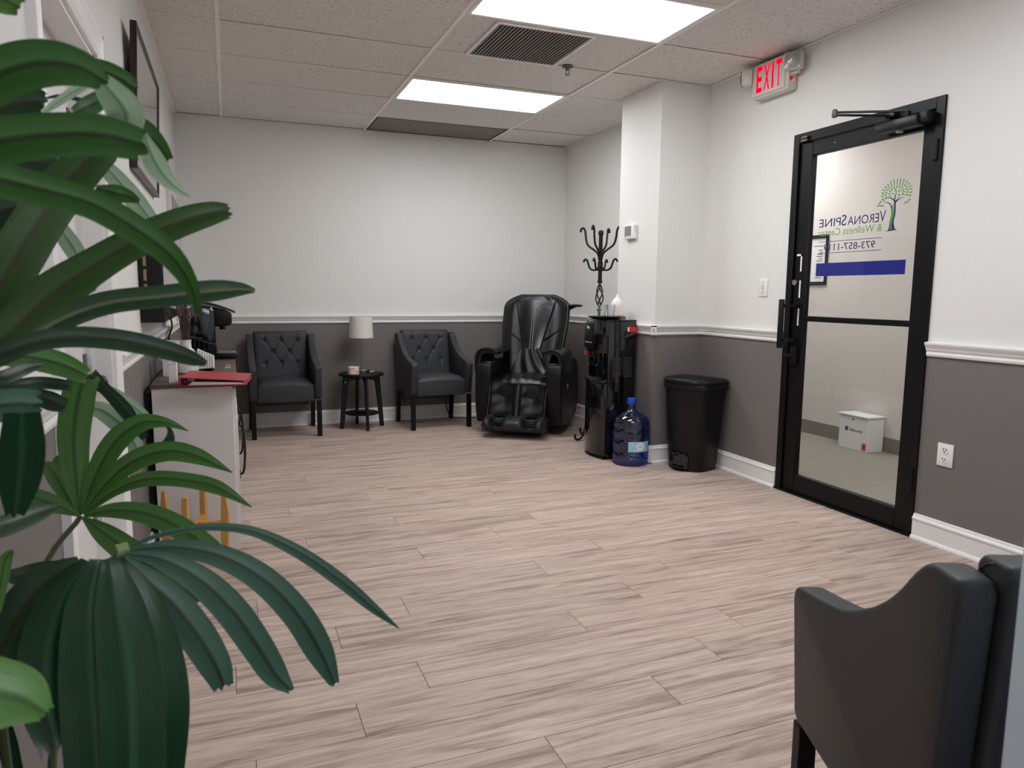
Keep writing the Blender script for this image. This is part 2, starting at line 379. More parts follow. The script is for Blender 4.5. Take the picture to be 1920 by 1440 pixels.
# ---- mouldings
RAIL = [(0, RAILZ-.012), (.010, RAILZ-.010), (.013, RAILZ), (.010, RAILZ+.012), (.016, RAILZ+.02), (.019, RAILZ+.03), (.026, RAILZ+.042), (.030, RAILZ+.05), (.030, RAILZ+.058), (0, RAILZ+.062)]
BASE = [(0, 0), (.026, 0), (.026, .006), (.021, .016), (.014, .019), (.014, .098), (.018, .102), (.018, .110), (.010, .118), (.008, .128), (0, .131)]
def mould(name, prof, runs, label, cat):
    mb = MB()
    for ax, a, b, wallpos, sgn in runs:
        if ax == 'X': mb.prism([(wallpos+sgn*d, z) for d, z in prof], a, b, 'X')
        else: mb.prism([(wallpos+sgn*d, z) for d, z in prof], a, b, 'Y')
    return struct(mb, name, m_trim, label, cat)
def run(prof, d): return max(p[0] for p in prof)
for nm, pr, lab, cat in (('trim', RAIL, 'white chair rail moulding', 'chair rail'), ('baseboard', BASE, 'tall white baseboard', 'baseboard')):
    e = run(pr, 0)
    n1 = (lambda i, s: 'trim_%d' % i) if nm == 'trim' else (lambda i, s: 'baseboard_'+s)
    mould(n1(1, 'back'), pr, [('X', XL, XR, YB, -1)], lab+' along the back wall', cat)
    mould(n1(2, 'left'), pr, [('Y', -1.6, LD0-.09, XL, 1), ('Y', LD1+.09, YB, XL, 1)], lab+' along the left wall', cat)
    mould(n1(3, 'right'), pr, [('Y', YN, DY0-.004, XR, -1), ('Y', DY1+.004, YC1, XR, -1), ('Y', YC2, YB, XR, -1)], lab+' along the right wall', cat)
    mould(n1(4, 'pilaster'), pr, [('Y', YC1-e, YC2+e, XC, -1), ('X', XC-e, XR, YC1, -1)], lab+' wrapping the pilaster', cat)
# ---- ceiling grid
ce = struct(MB().box(XL-.12, XR+.1, -1.72, YB+.12, H+.05, H+.1), 'ceiling', m_plenum, 'suspended ceiling of speckled acoustic tiles', 'ceiling')
bars = [XL, XA, XA+TX, XA+2*TX, XR]
rows = [Y0+TY*k for k in range(-9, 5)]+[YB]
LIGHTS = {(2, 3.265), (2, 5.094), (2, 1.436), (2, -.393)}
tilecache = {}
for bx in bars[1:-1]:
    MB().box(bx-.012, bx+.012, -1.6, YB, H, H+.004).box(bx-.0015, bx+.0015, -1.6, YB, H+.004, H+.04).build('main_tee', m_tee, ce)
for (xa, xb, nmn) in ((XL, XL+.02, 0), (XR-.02, XR, 0)):
    MB().box(xa, xb, -1.6, YB, H+.0005, H+.003).build('wall_angle', m_tee, ce)
for ci in range(4):
    x0, x1 = bars[ci], bars[ci+1]
    for ri in range(len(rows)-1):
        ya, yb = rows[ri], rows[ri+1]
        if ri: MB().box(x0+.012, x1-.012, ya-.012, ya+.012, H+.0008, H+.004).build('cross_tee', m_cross, ce)
        if ci == 2 and any(abs(ya-q[1]) < .02 for q in LIGHTS): continue
        if ci == 2 and ri == len(rows)-2: continue
        key = (round(x1-x0, 3), round(yb-ya, 3))
        if key not in tilecache:
            l, wd = key; ins = .014 if ri == len(rows)-2 else .007; tilecache[key] = MB().box(.007, l-.007, .007, wd-ins, 0, .014).mesh('ceiling_tile', m_tile, bevel=.002, seg=1)
        t = put(tilecache[key], 'ceiling_tile', ce, (x0, ya, H+.0042+random.random()*.002))
        t.rotation_euler = (random.uniform(-.0025, .0025), random.uniform(-.0015, .0015), 0)
# ---- hall beyond the glass door
HX = 4.86
struct(MB().box(XR+.1, HX+.1, 1.2, 7.2, -.06, 0), 'floor_hall', m_carpet, 'grey green hall carpet beyond the glass door', 'floor')
struct(MB().box(HX, HX+.1, 1.2, 7.2, 0, T).box(XR+.1, HX, 1.1, 1.2, 0, T).box(XR+.1, HX, 7.2, 7.3, 0, T), 'wall_hall', m_hall, 'beige papered hall wall seen through the glass door', 'wall')
struct(MB().box(XR+.1, HX+.1, 1.1, 7.3, H, H+.06), 'ceiling_hall', m_tee, 'white hall ceiling beyond the glass door', 'ceiling')
struct(MB().prism([(HX-.01, 0), (HX-.004, .115), (HX, .118), (HX, 0)], 1.2, 7.2, 'Y'), 'baseboard_hall', m_cove, 'taupe cove base along the hall wall', 'baseboard')

# ---- door_1: black aluminium and glass entrance door
d1 = thing('door_1', 'black aluminium framed glass entrance door with practice lettering', 'door', (XR, (DY0+DY1)/2, 0), kind='structure')
W = dict(parent=d1, world=True)
fx0, fx1 = XR-.012, XR+.09
mb = MB().box(fx0, fx1, DY0, DY0+.048, 0, DZ).box(fx0, fx1, DY1-.048, DY1, 0, DZ).box(fx0, fx1, DY0+.048, DY1-.048, DZ-.055, DZ)
mb.build('door_frame', m_alu, bevel=.002, seg=1, **W)
sx0, sx1 = XR+.002, XR+.042
gy0, gy1 = 2.728, 3.468
MB().box(sx0, sx1, DY0+.052, gy0, .012, DZ-.06).build('stile', m_alu, bevel=.003, seg=1, **W)
MB().box(sx0, sx1, gy1, DY1-.052, .012, DZ-.06).build('stile', m_alu, bevel=.003, seg=1, **W)
MB().box(sx0, sx1, gy0, gy1, .012, .122).build('bottom_rail', m_alu, bevel=.003, seg=1, **W)
MB().box(sx0, sx1, gy0, gy1, 2.066, DZ-.06).build('top_rail', m_alu, bevel=.003, seg=1, **W)
MB().box(sx0, sx1, gy0, gy1, 1.083, 1.115).build('middle_rail', m_alu, bevel=.003, seg=1, **W)
gx = XR+.02
p1 = MB().box(gx, gx+.005, gy0, gy1, 1.115, 2.066).build('pane', m_glass, **W)
MB().box(gx, gx+.005, gy0, gy1, .122, 1.083).build('pane', m_glass, **W)
MB().box(XR-.02, XR+.1, DY0, DY1, 0, .01).build('threshold', m_alu, **W)
MB().tube([(XR-.012, 2.64, 1.905), (XR-.012, 2.64, 2.005)], .014, 12).build('hinge', m_black, smooth=True, **W)
MB().tube([(XR-.012, 2.633, .236), (XR-.012, 2.633, .356)], .014, 12).build('hinge', m_black, smooth=True, **W)
MB().box(XR-.03, XR-.012, 3.49, 3.535, 2.150, 2.165).box(XR-.03, XR-.012, 3.49, 3.535, 2.168, 2.183).build('pivot_bracket', m_steel, bevel=.003, **W)
# lettering as parts of the pane (read from outside, so mirrored here)
gp = p1; O = Vector(d1['_o'])
def xf_door(x, y, d): return (gx+.0058-O.x, x-O.y, y-O.z)
put_text('V', 2.938, 2.978, 1.636, .060, m_ink, gp, xf_door, .004)
put_text('ERONA', 2.982, 3.195, 1.638, .047, m_ink, gp, xf_door, .004)
put_text('S', 3.205, 3.240, 1.638, .060, m_ink, gp, xf_door, .004)
put_text('PINE', 3.245, 3.408, 1.640, .047, m_ink, gp, xf_door, .004)
put_text('& Wellness Center', 2.957, 3.412, 1.588, .040, m_green, gp, xf_door)
put_text('973-857-1119', 2.995, 3.362, 1.502, .038, m_ink, gp, xf_door, .004)
o_ = .0052
def strip(y0, y1, z0, z1, mt, nm): MB().box(gx+.0052, gx+.0058, y0, y1, z0, z1).build(nm, mt, gp, world=False) if 0 else put(MB().box(gx+.0052-O.x, gx+.0058-O.x, y0-O.y, y1-O.y, z0, z1).mesh(nm, mt), nm, gp)
strip(2.954, 3.400, 1.552, 1.555, m_ink, 'printed_rule'); strip(2.952, 3.402, 1.486, 1.489, m_ink, 'printed_rule')
strip(2.794, 3.412, 1.354, 1.430, m_bar, 'blue_band')
def flat(poly, mt, nm):
    me = bpy.data.meshes.new(nm); me.from_pydata([(gx+.0057-O.x, a-O.y, b) for a, b in poly], [], [list(range(len(poly)))]); me.materials.append(mt); return put(me, nm, gp)
def ribbon(pts, ws, mt, nm, n=14):
    pp = smoothpath([p+(q,) for p, q in zip(pts, ws)], n); L_ = []; R_ = []
    for i, (a, b, q) in enumerate(pp):
        a0, b0, _ = pp[max(i-1, 0)]; a1, b1, _ = pp[min(i+1, n)]; t = Vector((a1-a0, b1-b0)).normalized()
        L_.append((a-t.y*q/2, b+t.x*q/2)); R_.append((a+t.y*q/2, b-t.x*q/2))
    vs = [(gx+.0056-O.x, a-O.y, b) for a, b in L_+R_]; k = n+1
    me = bpy.data.meshes.new(nm); me.from_pydata(vs, [], [(i, i+1, k+i+1, k+i) for i in range(n)]); me.materials.append(mt); return put(me, nm, gp)
ty = lambda y_: y_
ribbon([(2.886, 1.588), (2.892, 1.63), (2.884, 1.67), (2.886, 1.705), (2.884, 1.728)], [.022, .012, .010, .012, .006], m_ink, 'logo_trunk')
ribbon([(2.902, 1.588), (2.905, 1.625), (2.896, 1.665), (2.902, 1.70), (2.893, 1.728)], [.014, .018, .018, .013, .002], m_dkgreen, 'logo_trunk')
ribbon([(2.925, 1.585), (2.912, 1.592), (2.909, 1.62)], [.002, .010, .002], m_ink, 'logo_root')
ribbon([(2.862, 1.586), (2.880, 1.589), (2.905, 1.586), (2.94, 1.585)], [.002, .007, .005, .001], m_ink, 'logo_root')
for pts, ws in (([(2.886, 1.72), (2.890, 1.75), (2.884, 1.775), (2.884, 1.795)], [.010, .006, .004, .001]),
                ([(2.886, 1.728), (2.870, 1.74), (2.845, 1.75), (2.825, 1.752)], [.008, .005, .003, .001]),
                ([(2.884, 1.735), (2.866, 1.752), (2.858, 1.765)], [.006, .004, .001]),
                ([(2.888, 1.735), (2.905, 1.752), (2.925, 1.758), (2.945, 1.757)], [.008, .006, .004, .001]),
                ([(2.906, 1.70), (2.915, 1.722), (2.935, 1.735), (2.965, 1.736)], [.008, .006, .004, .001])):
    ribbon(pts, ws, m_ink, 'logo_branch', 8)
rl = random.Random(3)
cy, cz = 2.882, 1.777
ring = [(0, 0)]
lf = []
for rr, n_ in ((.020, 5), (.042, 11), (.064, 15), (.084, 17)):
    for k in range(n_):
        a = math.pi*(-.10+1.2*k/(n_-1)) if rr > .03 else 2*math.pi*k/n_
        yy = cy+rr*1.05*math.cos(a); zz = cz+rr*.80*math.sin(a)
        if zz < 1.742 and abs(yy-cy) < .05: continue
        lf.append((yy, zz, a))
lf += [(2.975, 1.745, 2.6), (2.985, 1.735, 2.9), (2.992, 1.723, 3.1), (2.975, 1.722, 3.6), (2.962, 1.720, 3.8), (2.955, 1.748, 2.2), (2.80, 1.735, .1), (2.81, 1.725, -.4), (2.824, 1.722, -.8)]
for yy, zz, a in lf:
    l, wd = .0115, .0042; a += rl.uniform(-.25, .25); ca, sa = math.cos(a), math.sin(a)
    flat([(yy+ca*u-sa*v, zz+sa*u+ca*v) for u, v in ((-l, 0), (-.35*l, wd), (.3*l, wd*.9), (l, 0), (.3*l, -wd*.9), (-.35*l, -wd))], m_green if rl.random() < .8 else m_dkgreen, 'logo_leaf')
# ---- door hardware
cl = thing('door_closer', 'black hydraulic door closer with folding arm above the glass', 'door closer', (XR, 2.8, 2.07))
W2 = dict(parent=cl, world=True)
MB().box(XR-.085, XR-.002, 2.70, 2.95, 2.080, 2.132).build('closer_body', m_bronze, bevel=.008, **W2)
MB().box(XR-.07, XR-.002, 2.655, 2.705, 2.088, 2.140).build('end_cap', m_black, bevel=.005, **W2)
MB().lathe([(.018, 2.068), (.018, 2.082)], (XR-.045, 2.83, 0), 14).build('valve_cap', m_slat, smooth=True, **W2)
MB().lathe([(.016, 2.13), (.016, 2.165)], (XR-.045, 2.79, 0), 14).build('pivot', m_black, smooth=True, **W2)
MB().box(-.011, .011, 0, 1, -.004, .004, mat=Matrix.Translation((XR-.045, 2.79, 2.166)) @ (Vector((2.99, 3.035, 2.19))-Vector((XR-.045, 2.79, 2.166))).to_track_quat('Y', 'Z').to_matrix().to_4x4() @ Matrix.Diagonal((1, (Vector((2.99, 3.035, 2.19))-Vector((XR-.045, 2.79, 2.166))).length, 1, 1))).build('main_arm', m_bronze, **W2)
MB().box(-.010, .010, 0, 1, -.004, .004, mat=Matrix.Translation((2.99, 3.035, 2.176)) @ (Vector((XR-.03, 2.90, 2.168))-Vector((2.99, 3.035, 2.176))).to_track_quat('Y', 'Z').to_matrix().to_4x4() @ Matrix.Diagonal((1, (Vector((XR-.03, 2.90, 2.168))-Vector((2.99, 3.035, 2.176))).length, 1, 1))).build('forearm', m_bronze, **W2)
MB().lathe([(.013, 2.165), (.015, 2.17), (.015, 2.198), (.009, 2.205)], (2.99, 3.035, 0), 12).build('elbow_bolt', m_steel, smooth=True, **W2)
MB().box(XR-.045, XR-.012, 2.87, 2.93, 2.158, 2.182).build('shoe', m_bronze, bevel=.003, **W2)
MB().box(XR-.10, XR-.088, 3.53, 3.572, .915, 1.215).build('pull_plate', m_black, d1, bevel=.003, world=True)
MB().box(XR-.09, XR+.004, 3.505, 3.56, 1.165, 1.185).build('pull_standoff', m_black, d1, world=True)
MB().box(XR-.09, XR+.004, 3.505, 3.56, .955, .975).build('pull_standoff', m_black, d1, world=True)
lk = MB().box(XR-.018, XR+.004, 3.492, 3.545, .815, .925).build('lock_case', m_black, d1, bevel=.004, world=True)
MB().box(XR-.05, XR-.04, 3.475, 3.56, .862, .876).box(XR-.045, XR-.016, 3.512, 3.528, .858, .88).build('lever', m_plas, d1, bevel=.003, world=True)
MB().lathe([(.017, XR-.02), (.017, XR-.016), (.012, XR-.014), (.012, XR)], (0, 3.537, 1.318), 16, axis='X').build('lock_cylinder', m_silver, d1, smooth=True, world=True)
for z0, z1 in ((1.385, 1.475), (1.225, 1.33), (1.055, 1.16)):
    MB().box(XR-.0015, XR+.001, 3.502, 3.513, z0, z1).build('sticker', m_label_w, d1, world=True)
MB().box(XR-.0015, XR+.001, 3.513, 3.545, 1.478, 1.49).build('sticker', m_label_w, d1, world=True)
MB().lathe([(.0035, XR-.001), (.0035, XR+.001)], (0, 3.30, 2.11), 8, axis='X').build('screw', m_silver, d1, world=True)

# ---- door_2 on the left wall: white panelled door in a cased opening
d2 = thing('door_2', 'white panelled door in a moulded casing behind the palm', 'door', (XL, (LD0+LD1)/2, 0), kind='structure')
W = dict(parent=d2, world=True)
CAS = [(0, 0), (.012, .0), (.016, .012), (.012, .03), (.016, .06), (.020, .075), (.020, .088), (0, .09)]
mb = MB()
mb.prism([(XL+d, LD1-.005+e) for d, e in CAS], 0, LDZ+.085, 'Z').prism([(XL+d, LD0+.005-e) for d, e in CAS], 0, LDZ+.085, 'Z')
mb.prism([(XL+d, LDZ-.005+e) for d, e in CAS], LD0-.085, LD1+.085, 'Y')
mb.build('casing', m_trim, **W)
MB().box(XL-.12, XL, LD1-.018, LD1, 0, LDZ).box(XL-.12, XL, LD0, LD0+.018, 0, LDZ).box(XL-.12, XL, LD0, LD1, LDZ-.018, LDZ).box(XL-.075, XL-.055, LD1-.030, LD1-.018, 0, LDZ).build('jamb', m_trim, **W)
slab = MB().box(XL-.115, XL-.075, LD0+.02, LD1-.02, .01, LDZ-.02)
slab.build('door_slab', m_cab, bevel=.002, seg=1, **W)
for (ya, yb) in ((LD0+.11, (LD0+LD1)/2-.04), ((LD0+LD1)/2+.04, LD1-.11)):
    for za, zb in ((.2, .85), (1.0, 1.55), (1.65, 1.88)):
        MB().box(XL-.077, XL-.068, ya, yb, za, zb).build('door_panel', m_cab, d2, bevel=.006, world=True)
MB().lathe([(.024, 0), (.024, .006), (.010, .01), (.010, .03), (.024, .038), (.030, .05), (.026, .064), (.012, .07)], (XL-.075, 2.655, .935), 18, axis='X').build('door_knob', m_steel, smooth=True, **W)
MB().lathe([(.02, 0), (.02, .012), (.012, .016)], (XL-.075, 2.655, 1.08), 18, axis='X').build('deadbolt', m_steel, smooth=True, **W)
for z in (.46, .98, 1.75): MB().box(XL-.078, XL-.070, LD1-.075, LD1-.02, z-.05, z+.05).tube([(XL-.07, LD1-.022, z-.05), (XL-.07, LD1-.022, z+.05)], .006, 8).build('hinge', m_steel, **W)

# ---- ceiling lights
pl = panel_light('diffuser_glow', LIGHT); plh = panel_light('hall_fill_glow', HALL)
def ceiling_light(cx, cyy, label, mt, w_=TX, d_=TY, grp='ceiling light panels'):
    t = thing('ceiling_light', label, 'ceiling light', (cx, cyy, H), 0, grp)
    a, b = w_/2-.014, d_/2-.014; f = .022
    MB().box(-a, a, -b, -b+f, -.002, .02).box(-a, a, b-f, b, -.002, .02).box(-a, -a+f, -b+f, b-f, -.002, .02).box(a-f, a, -b+f, b-f, -.002, .02).build('frame', m_tee, t)
    MB().box(-a+f, a-f, -b+f, b-f, .004, .012).build('diffuser', mt, t)
    MB().box(-a, a, -b, b, .021, .045).build('housing', m_plenum, t)
    return t
cxm = XA+1.5*TX
ceiling_light(cxm, Y0-TY/2, 'large lit ceiling panel cut by the top edge beside the square vent', pl)
ceiling_light(cxm, Y0+2.5*TY, 'lit ceiling panel farthest back, beyond the sprinkler', pl)
ceiling_light(cxm, Y0-3.5*TY, 'ceiling light panel over the near part of the room, above view', pl)
ceiling_light(XA+.55, Y0-7.5*TY, 'added unseen ceiling light panel over the entry nook, behind the viewpoint', panel_light('entry_fill_glow', ENTRY_FILL))
for yy, lb in ((2.7, 'added unseen hall ceiling light panel on the near side of the glass door'), (5.3, 'added unseen hall ceiling light panel on the far side of the glass door')):
    t = thing('ceiling_light', lb, 'ceiling light', (4.1, yy, H-.06), 0, 'added hall light panels')
    MB().box(-.6, .6, -.3, -.28, 0, .06).box(-.6, .6, .28, .3, 0, .06).box(-.6, -.58, -.28, .28, 0, .06).box(.58, .6, -.28, .28, 0, .06).build('frame', m_tee, t)
    MB().box(-.58, .58, -.28, .28, .004, .03).build('diffuser', plh, t)
# ---- vents, sprinkler
vt = thing('ceiling_vent', 'square ceiling vent with dark slats beside the large light panel', 'vent', (1.73, 4.19, H))
a, b = .285, .275
MB().box(-a-.02, a+.02, -b-.02, -b, -.006, .003).box(-a-.02, a+.02, b, b+.02, -.006, .003).box(-a-.02, -a, -b, b, -.006, .003).box(a, a+.02, -b, b, -.006, .003).build('frame', m_tee, vt)
MB().box(-a, a, -b, b, -.0005, .003).build('backing', m_plenum, vt)
for k in range(26):
    x = -a+.011+k*(2*a-.022)/25
    MB().box(x-.004, x+.004, -b, b, -.004, .0, mat=None).build('slat', m_slat if k % 1 == 0 else m_vent, vt)
MB().box(-a, a, -.004, .004, -.003, .0).build('cross_bar', m_vent, vt)
vr = thing('return_grille', 'long grey perforated return grille in the ceiling against the back wall', 'vent', (cxm, (rows[-2]+YB)/2, H))
a, b = TX/2-.014, (YB-rows[-2])/2-.012
MB().box(-a, a, -b, b, .002, .012).build('perforated_sheet', m_perf, vr)
MB().box(-a, a, b-.012, b, -.002, .002).box(-a, a, -b, -b+.012, -.002, .002).box(-a, -a+.012, -b, b, -.002, .002).box(a-.012, a, -b, b, -.002, .002).build('frame', m_vent, vr)
sp = thing('fire_sprinkler', 'small metal sprinkler head hanging from the ceiling tiles', 'sprinkler', (2.12, 4.46, H))
MB().lathe([(.036, 0), (.034, -.006), (.016, -.009)], n=20).build('escutcheon', m_steel, sp, smooth=True)
MB().lathe([(.011, -.008), (.011, -.024), (.007, -.026)], n=12).tube([(.01, 0, -.02), (.013, 0, -.035), (.004, 0, -.05)], .0025, 6).tube([(-.01, 0, -.02), (-.013, 0, -.035), (-.004, 0, -.05)], .0025, 6).build('body', m_steel, sp, smooth=True)
MB().lathe([(.016, -.05), (.016, -.053)], n=16).build('deflector', m_steel, sp)
# ---- exit sign
ex = thing('exit_sign', 'lit red exit sign with two emergency lamp heads above the door', 'exit sign', (XR, 3.79, 2.58))
W = dict(parent=ex, world=True)
MB().box(XR-.075, XR, 3.625, 3.945, 2.478, 2.692).build('housing', m_cream_pl, bevel=.012, **W)
MB().box(XR-.085, XR-.073, 3.645, 3.935, 2.490, 2.682).build('face_plate', m_cream_pl, bevel=.004, **W)
Ox = Vector(ex['_o'])
def xf_exit(x, y, d): return (XR-.0862-Ox.x, x-Ox.y, y-Ox.z)
put_text('E', 3.895, 3.845, 2.515, .150, m_red_e, ex, xf_exit, .02)
put_text('X', 3.830, 3.775, 2.515, .150, m_red_e, ex, xf_exit, .02)
put_text('I', 3.757, 3.741, 2.515, .150, m_red_e, ex, xf_exit, .02)
put_text('T', 3.722, 3.672, 2.515, .150, m_red_e, ex, xf_exit, .02)
MB().box(XR-.063, XR-.05, 3.612, 3.626, 2.528, 2.55).build('test_button', m_redlab, **W)
MB().lathe([(.004, 0), (.004, .004)], (XR-.04, 3.622, 2.53), 8, axis='X').build('indicator', m_led, **W)
for ycen, rot in ((3.575, .5), (4.0, -.9)):
    M4 = Matrix.Translation((XR-.085, ycen, 2.625)) @ Matrix.Rotation(rot, 4, 'Z')
    h_ = MB().box(-.02, .05, -.05, .05, -.05, .05, mat=M4).build('lamp_head', m_cream_pl, bevel=.012, **W)
    MB().grid(lambda u, v: M4 @ Vector((-.022-.012*math.sin(u*math.pi)*math.sin(v*math.pi)-.002*math.sin(u*38)*math.sin(v*38), -.046+.092*u, -.046+.092*v)), 24, 24).build('lamp_lens', m_lens, h_, smooth=True, world=True)
    MB().tube([(XR-.04, ycen, 2.57), (XR-.045, (ycen+3.79)/2, 2.57), (XR-.045, 3.7 if ycen < 3.8 else 3.9, 2.57)], .014, 10).build('lamp_arm', m_cream_pl, smooth=True, **W)

# ---- thermostat, switch, outlet
th = thing('thermostat', 'white wall thermostat with grey display on the pilaster', 'thermostat', (XC, 4.83, 1.70))
W = dict(parent=th, world=True)
MB().box(XC-.030, XC, 4.765, 4.905, 1.650, 1.758).build('case', m_white_pl, bevel=.006, **W)
MB().box(XC-.0315, XC-.029, 4.802, 4.893, 1.672, 1.745).build('display', m_screen, **W)
MB().box(XC-.024, XC-.012, 4.760, 4.766, 1.70, 1.745).build('slide_button', m_cream_pl, **W)
sw = thing('light_switch', 'white single light switch beside the black door frame', 'light switch', (XR, 3.828, 1.29))
W = dict(parent=sw, world=True)
MB().box(XR-.007, XR, 3.79, 3.868, 1.23, 1.348).build('plate', m_white_pl, bevel=.003, **W)
MB().box(XR-.016, XR-.006, 3.823, 3.835, 1.282, 1.306).build('toggle', m_cream_pl, bevel=.002, **W)
for z in (1.257, 1.322): MB().lathe([(.004, XR-.0085), (.004, XR-.006)], (0, 3.829, z), 8, axis='X').build('screw', m_steel, **W)
ot = thing('power_outlet', 'white duplex outlet on the grey wall right of the door', 'outlet', (XR, 2.46, .465))
W = dict(parent=ot, world=True)
MB().box(XR-.007, XR, 2.418, 2.502, .408, .522).build('plate', m_white_pl, bevel=.003, **W)
for z in (.489, .441):
    r_ = MB().lathe([(.018, XR-.0105), (.019, XR-.006)], (0, 2.46, z), 20, axis='X').build('receptacle', m_white_pl, **W)
    MB().box(XR-.0112, XR-.0104, 2.465, 2.4685, z-.002, z+.010).box(XR-.0112, XR-.0104, 2.4515, 2.455, z-.002, z+.010).box(XR-.0112, XR-.0104, 2.457, 2.463, z-.012, z-.006).build('slots', m_black, r_, world=True)

# ================================================================== FURNITURE
# ---- armchairs
def make_chair(label, loc, rotz):
    t = thing('armchair', label, 'armchair', loc, rotz, 'charcoal tufted armchairs')
    top = smoothpath([(-.318, .575), (-.312, .600), (-.29, .612), (-.24, .622), (-.17, .636), (-.10, .652), (-.05, .671), (.01, .702), (.063, .738), (.105, .776), (.135, .81), (.159, .834), (.180, .849), (.205, .855), (.256, .852)], 40)
    poly = [(-.262, .318), (-.278, .335)]+list(top)+[(.264, .835), (.225, .318)]
    for sgn in (-1, 1):
        x0, x1 = (.232, .290) if sgn > 0 else (-.290, -.232)
        mb = MB().prism(poly, x0, x1, 'X'); mb.build('side_wing', m_leath, t, bevel=.011, seg=3)
    def seat(u, v):
        x = -.229+.458*u; y_ = -.278+.47*v
        e = min(u, 1-u)*.458; f = min(v*.47, .3)
        z = .470+.028*math.sin(math.pi*u)*math.sin(math.pi*min(1, v*.7+.15))-.03*math.exp(-e/.012)-.035*math.exp(-f/.014)
        return (x, y_, z)
    mb = MB().grid(seat, 26, 24)
    mb.build('seat', m_leath, t, smooth=True)
    MB().box(-.231, .231, -.276, .20, .305, .452).build('seat_front', m_leath, t, bevel=.012, seg=3)
    # tufted backrest
    bt = [(-.14, .80), (0, .80), (.14, .80), (-.07, .70), (.07, .70), (-.14, .60), (0, .60), (.14, .60)]
    creases = [((-.14, .80), (-.07, .70)), ((0, .80), (-.07, .70)), ((0, .80), (.07, .70)), ((.14, .80), (.07, .70)), ((-.07, .70), (-.14, .60)), ((-.07, .70), (0, .60)), ((.07, .70), (0, .60)), ((.07, .70), (.14, .60)),
               ((-.14, .80), (-.14, .885)), ((0, .80), (0, .885)), ((.14, .80), (.14, .885)), ((-.14, .60), (-.14, .545)), ((0, .60), (0, .545)), ((.14, .60), (.14, .545))]
    def seg(px, pz, a, b):
        ax, az = a; bx, bz = b; d = (bx-ax)**2+(bz-az)**2; q = max(0, min(1, ((px-ax)*(bx-ax)+(pz-az)*(bz-az))/d))
        return math.hypot(px-ax-q*(bx-ax), pz-az-q*(bz-az))
    def back(u, v):
        x = -.232+.464*u; z = .45+.427*v
        yb_ = .155+(.06)*(v)
        d = min(math.hypot(x-a, z-b) for a, b in bt); c_ = min(seg(x, z, a, b) for a, b in creases)
        dep = .016*math.exp(-(d/.016)**2)+.0055*math.exp(-(c_/.0055)**2)
        edge = .02*math.exp(-min(u, 1-u)*.464/.012)+.03*math.exp(-(1-v)*.437/.012)
        return (x, yb_-.022+dep+edge, z-.004*math.exp(-(1-v)*.437/.02))
    MB().grid(back, 64, 60).build('backrest', m_leath, t, smooth=True)
    MB().prism([(.17, .215), (.235, .215), (.283, .865), (.270, .878), (.215, .878), (.20, .865)], -.230, .230, 'X').build('back_panel', m_leath, t, bevel=.012, seg=3)
    for x, z in bt:
        v = (z-.45)/.437
        MB().lathe([(.009, 0), (.008, -.003), (.004, -.005)], (x, .155+.06*v-.022+.019, z), 10, axis='Y').build('button', m_leath, t, smooth=True)
    for sx_ in (-1, 1):
        MB().prism([(sx_*.286-(.0 if sx_ > 0 else -.0), -.282), (sx_*.248, -.282), (sx_*.248, -.244), (sx_*.286, -.244)], 0, .31, 'Z').build('leg', m_chairleg, t, bevel=.002, seg=1)
        mb = MB(); a_ = [(sx_*.286, .185), (sx_*.250, .185), (sx_*.250, .221), (sx_*.286, .221)]; n_ = 4
        vs = [(x, y_+.035, 0) for x, y_ in a_]+[(x, y_, .31) for x, y_ in a_]
        mb.add(vs, [(3, 2, 1, 0), (4, 5, 6, 7)]+[(i, (i+1) % 4, (i+1) % 4+4, i+4) for i in range(4)]); mb.build('leg', m_chairleg, t, bevel=.002, seg=1)
    return t
ch = make_chair('charcoal tufted armchair against the back wall next to the white cabinet', (.425, 6.553, 0), .01)
copy_tree(ch, (1.762, 6.545, 0), .055, 'charcoal tufted armchair against the back wall next to the massage chair')
copy_tree(ch, (1.29, .79, 0), 2.75, 'charcoal armchair in the near right corner, seen from its side')

# ---- side table, lamp, jar
tb = thing('side_table', 'round black side table with lower shelf between the two armchairs', 'side table', (1.105, 6.575, 0))
MB().lathe([(.198, .482), (.204, .486), (.204, .498), (.199, .503)], n=40).build('table_top', m_black, tb, smooth=True)
for k in range(4):
    a = math.radians(5.5+90*k); rot = Matrix.Rotation(a, 4, 'Z')
    poly = [(.06, .482), (.06, .44), (.10, .437), (.118, .425), (.126, .40), (.168, 0), (.205, 0), (.170, .47), (.168, .482)]
    mb = MB().prism(poly, -.011, .011, 'Y'); mb.v = [rot @ p for p in mb.v]
    mb.build('leg', m_black, tb, bevel=.003, seg=1)
MB().lathe([(.150, .128), (.154, .131), (.154, .139), (.150, .142)], n=36).build('lower_shelf', m_black, tb, smooth=True)
for a in (18, 198): MB().lathe([(.006, 0), (.005, .004)], (-.155 if a == 198 else .155, -.075 if a == 198 else .075, .43), 8, axis='Y').build('bolt', m_silver, tb)
lm = thing('table_lamp', 'small table lamp with pale drum shade and nickel base', 'lamp', (1.118, 6.60, .503))
MB().lathe([(.064, 0), (.066, .004), (.066, .026), (.060, .032), (.012, .034)], n=32).build('base', m_silver, lm, smooth=True)
MB().tube([(0, 0, .03), (-.004, 0, .36)], .006, 10).build('pole', m_silver, lm, smooth=True)
MB().lathe([(.108, .318), (.100, .512), (.098, .512), (.106, .318)], (-.004, 0, 0), 40, cap=False).build('shade', m_shade, lm, smooth=True)
MB().tube([(-.004, 0, .506), (.095, 0, .506)], .002, 6).tube([(-.004, 0, .506), (-.06, .08, .506)], .002, 6).tube([(-.004, 0, .506), (-.06, -.08, .506)], .002, 6).tube([(-.004, 0, .35), (-.004, 0, .51)], .004, 8).build('spider', m_silver, lm)
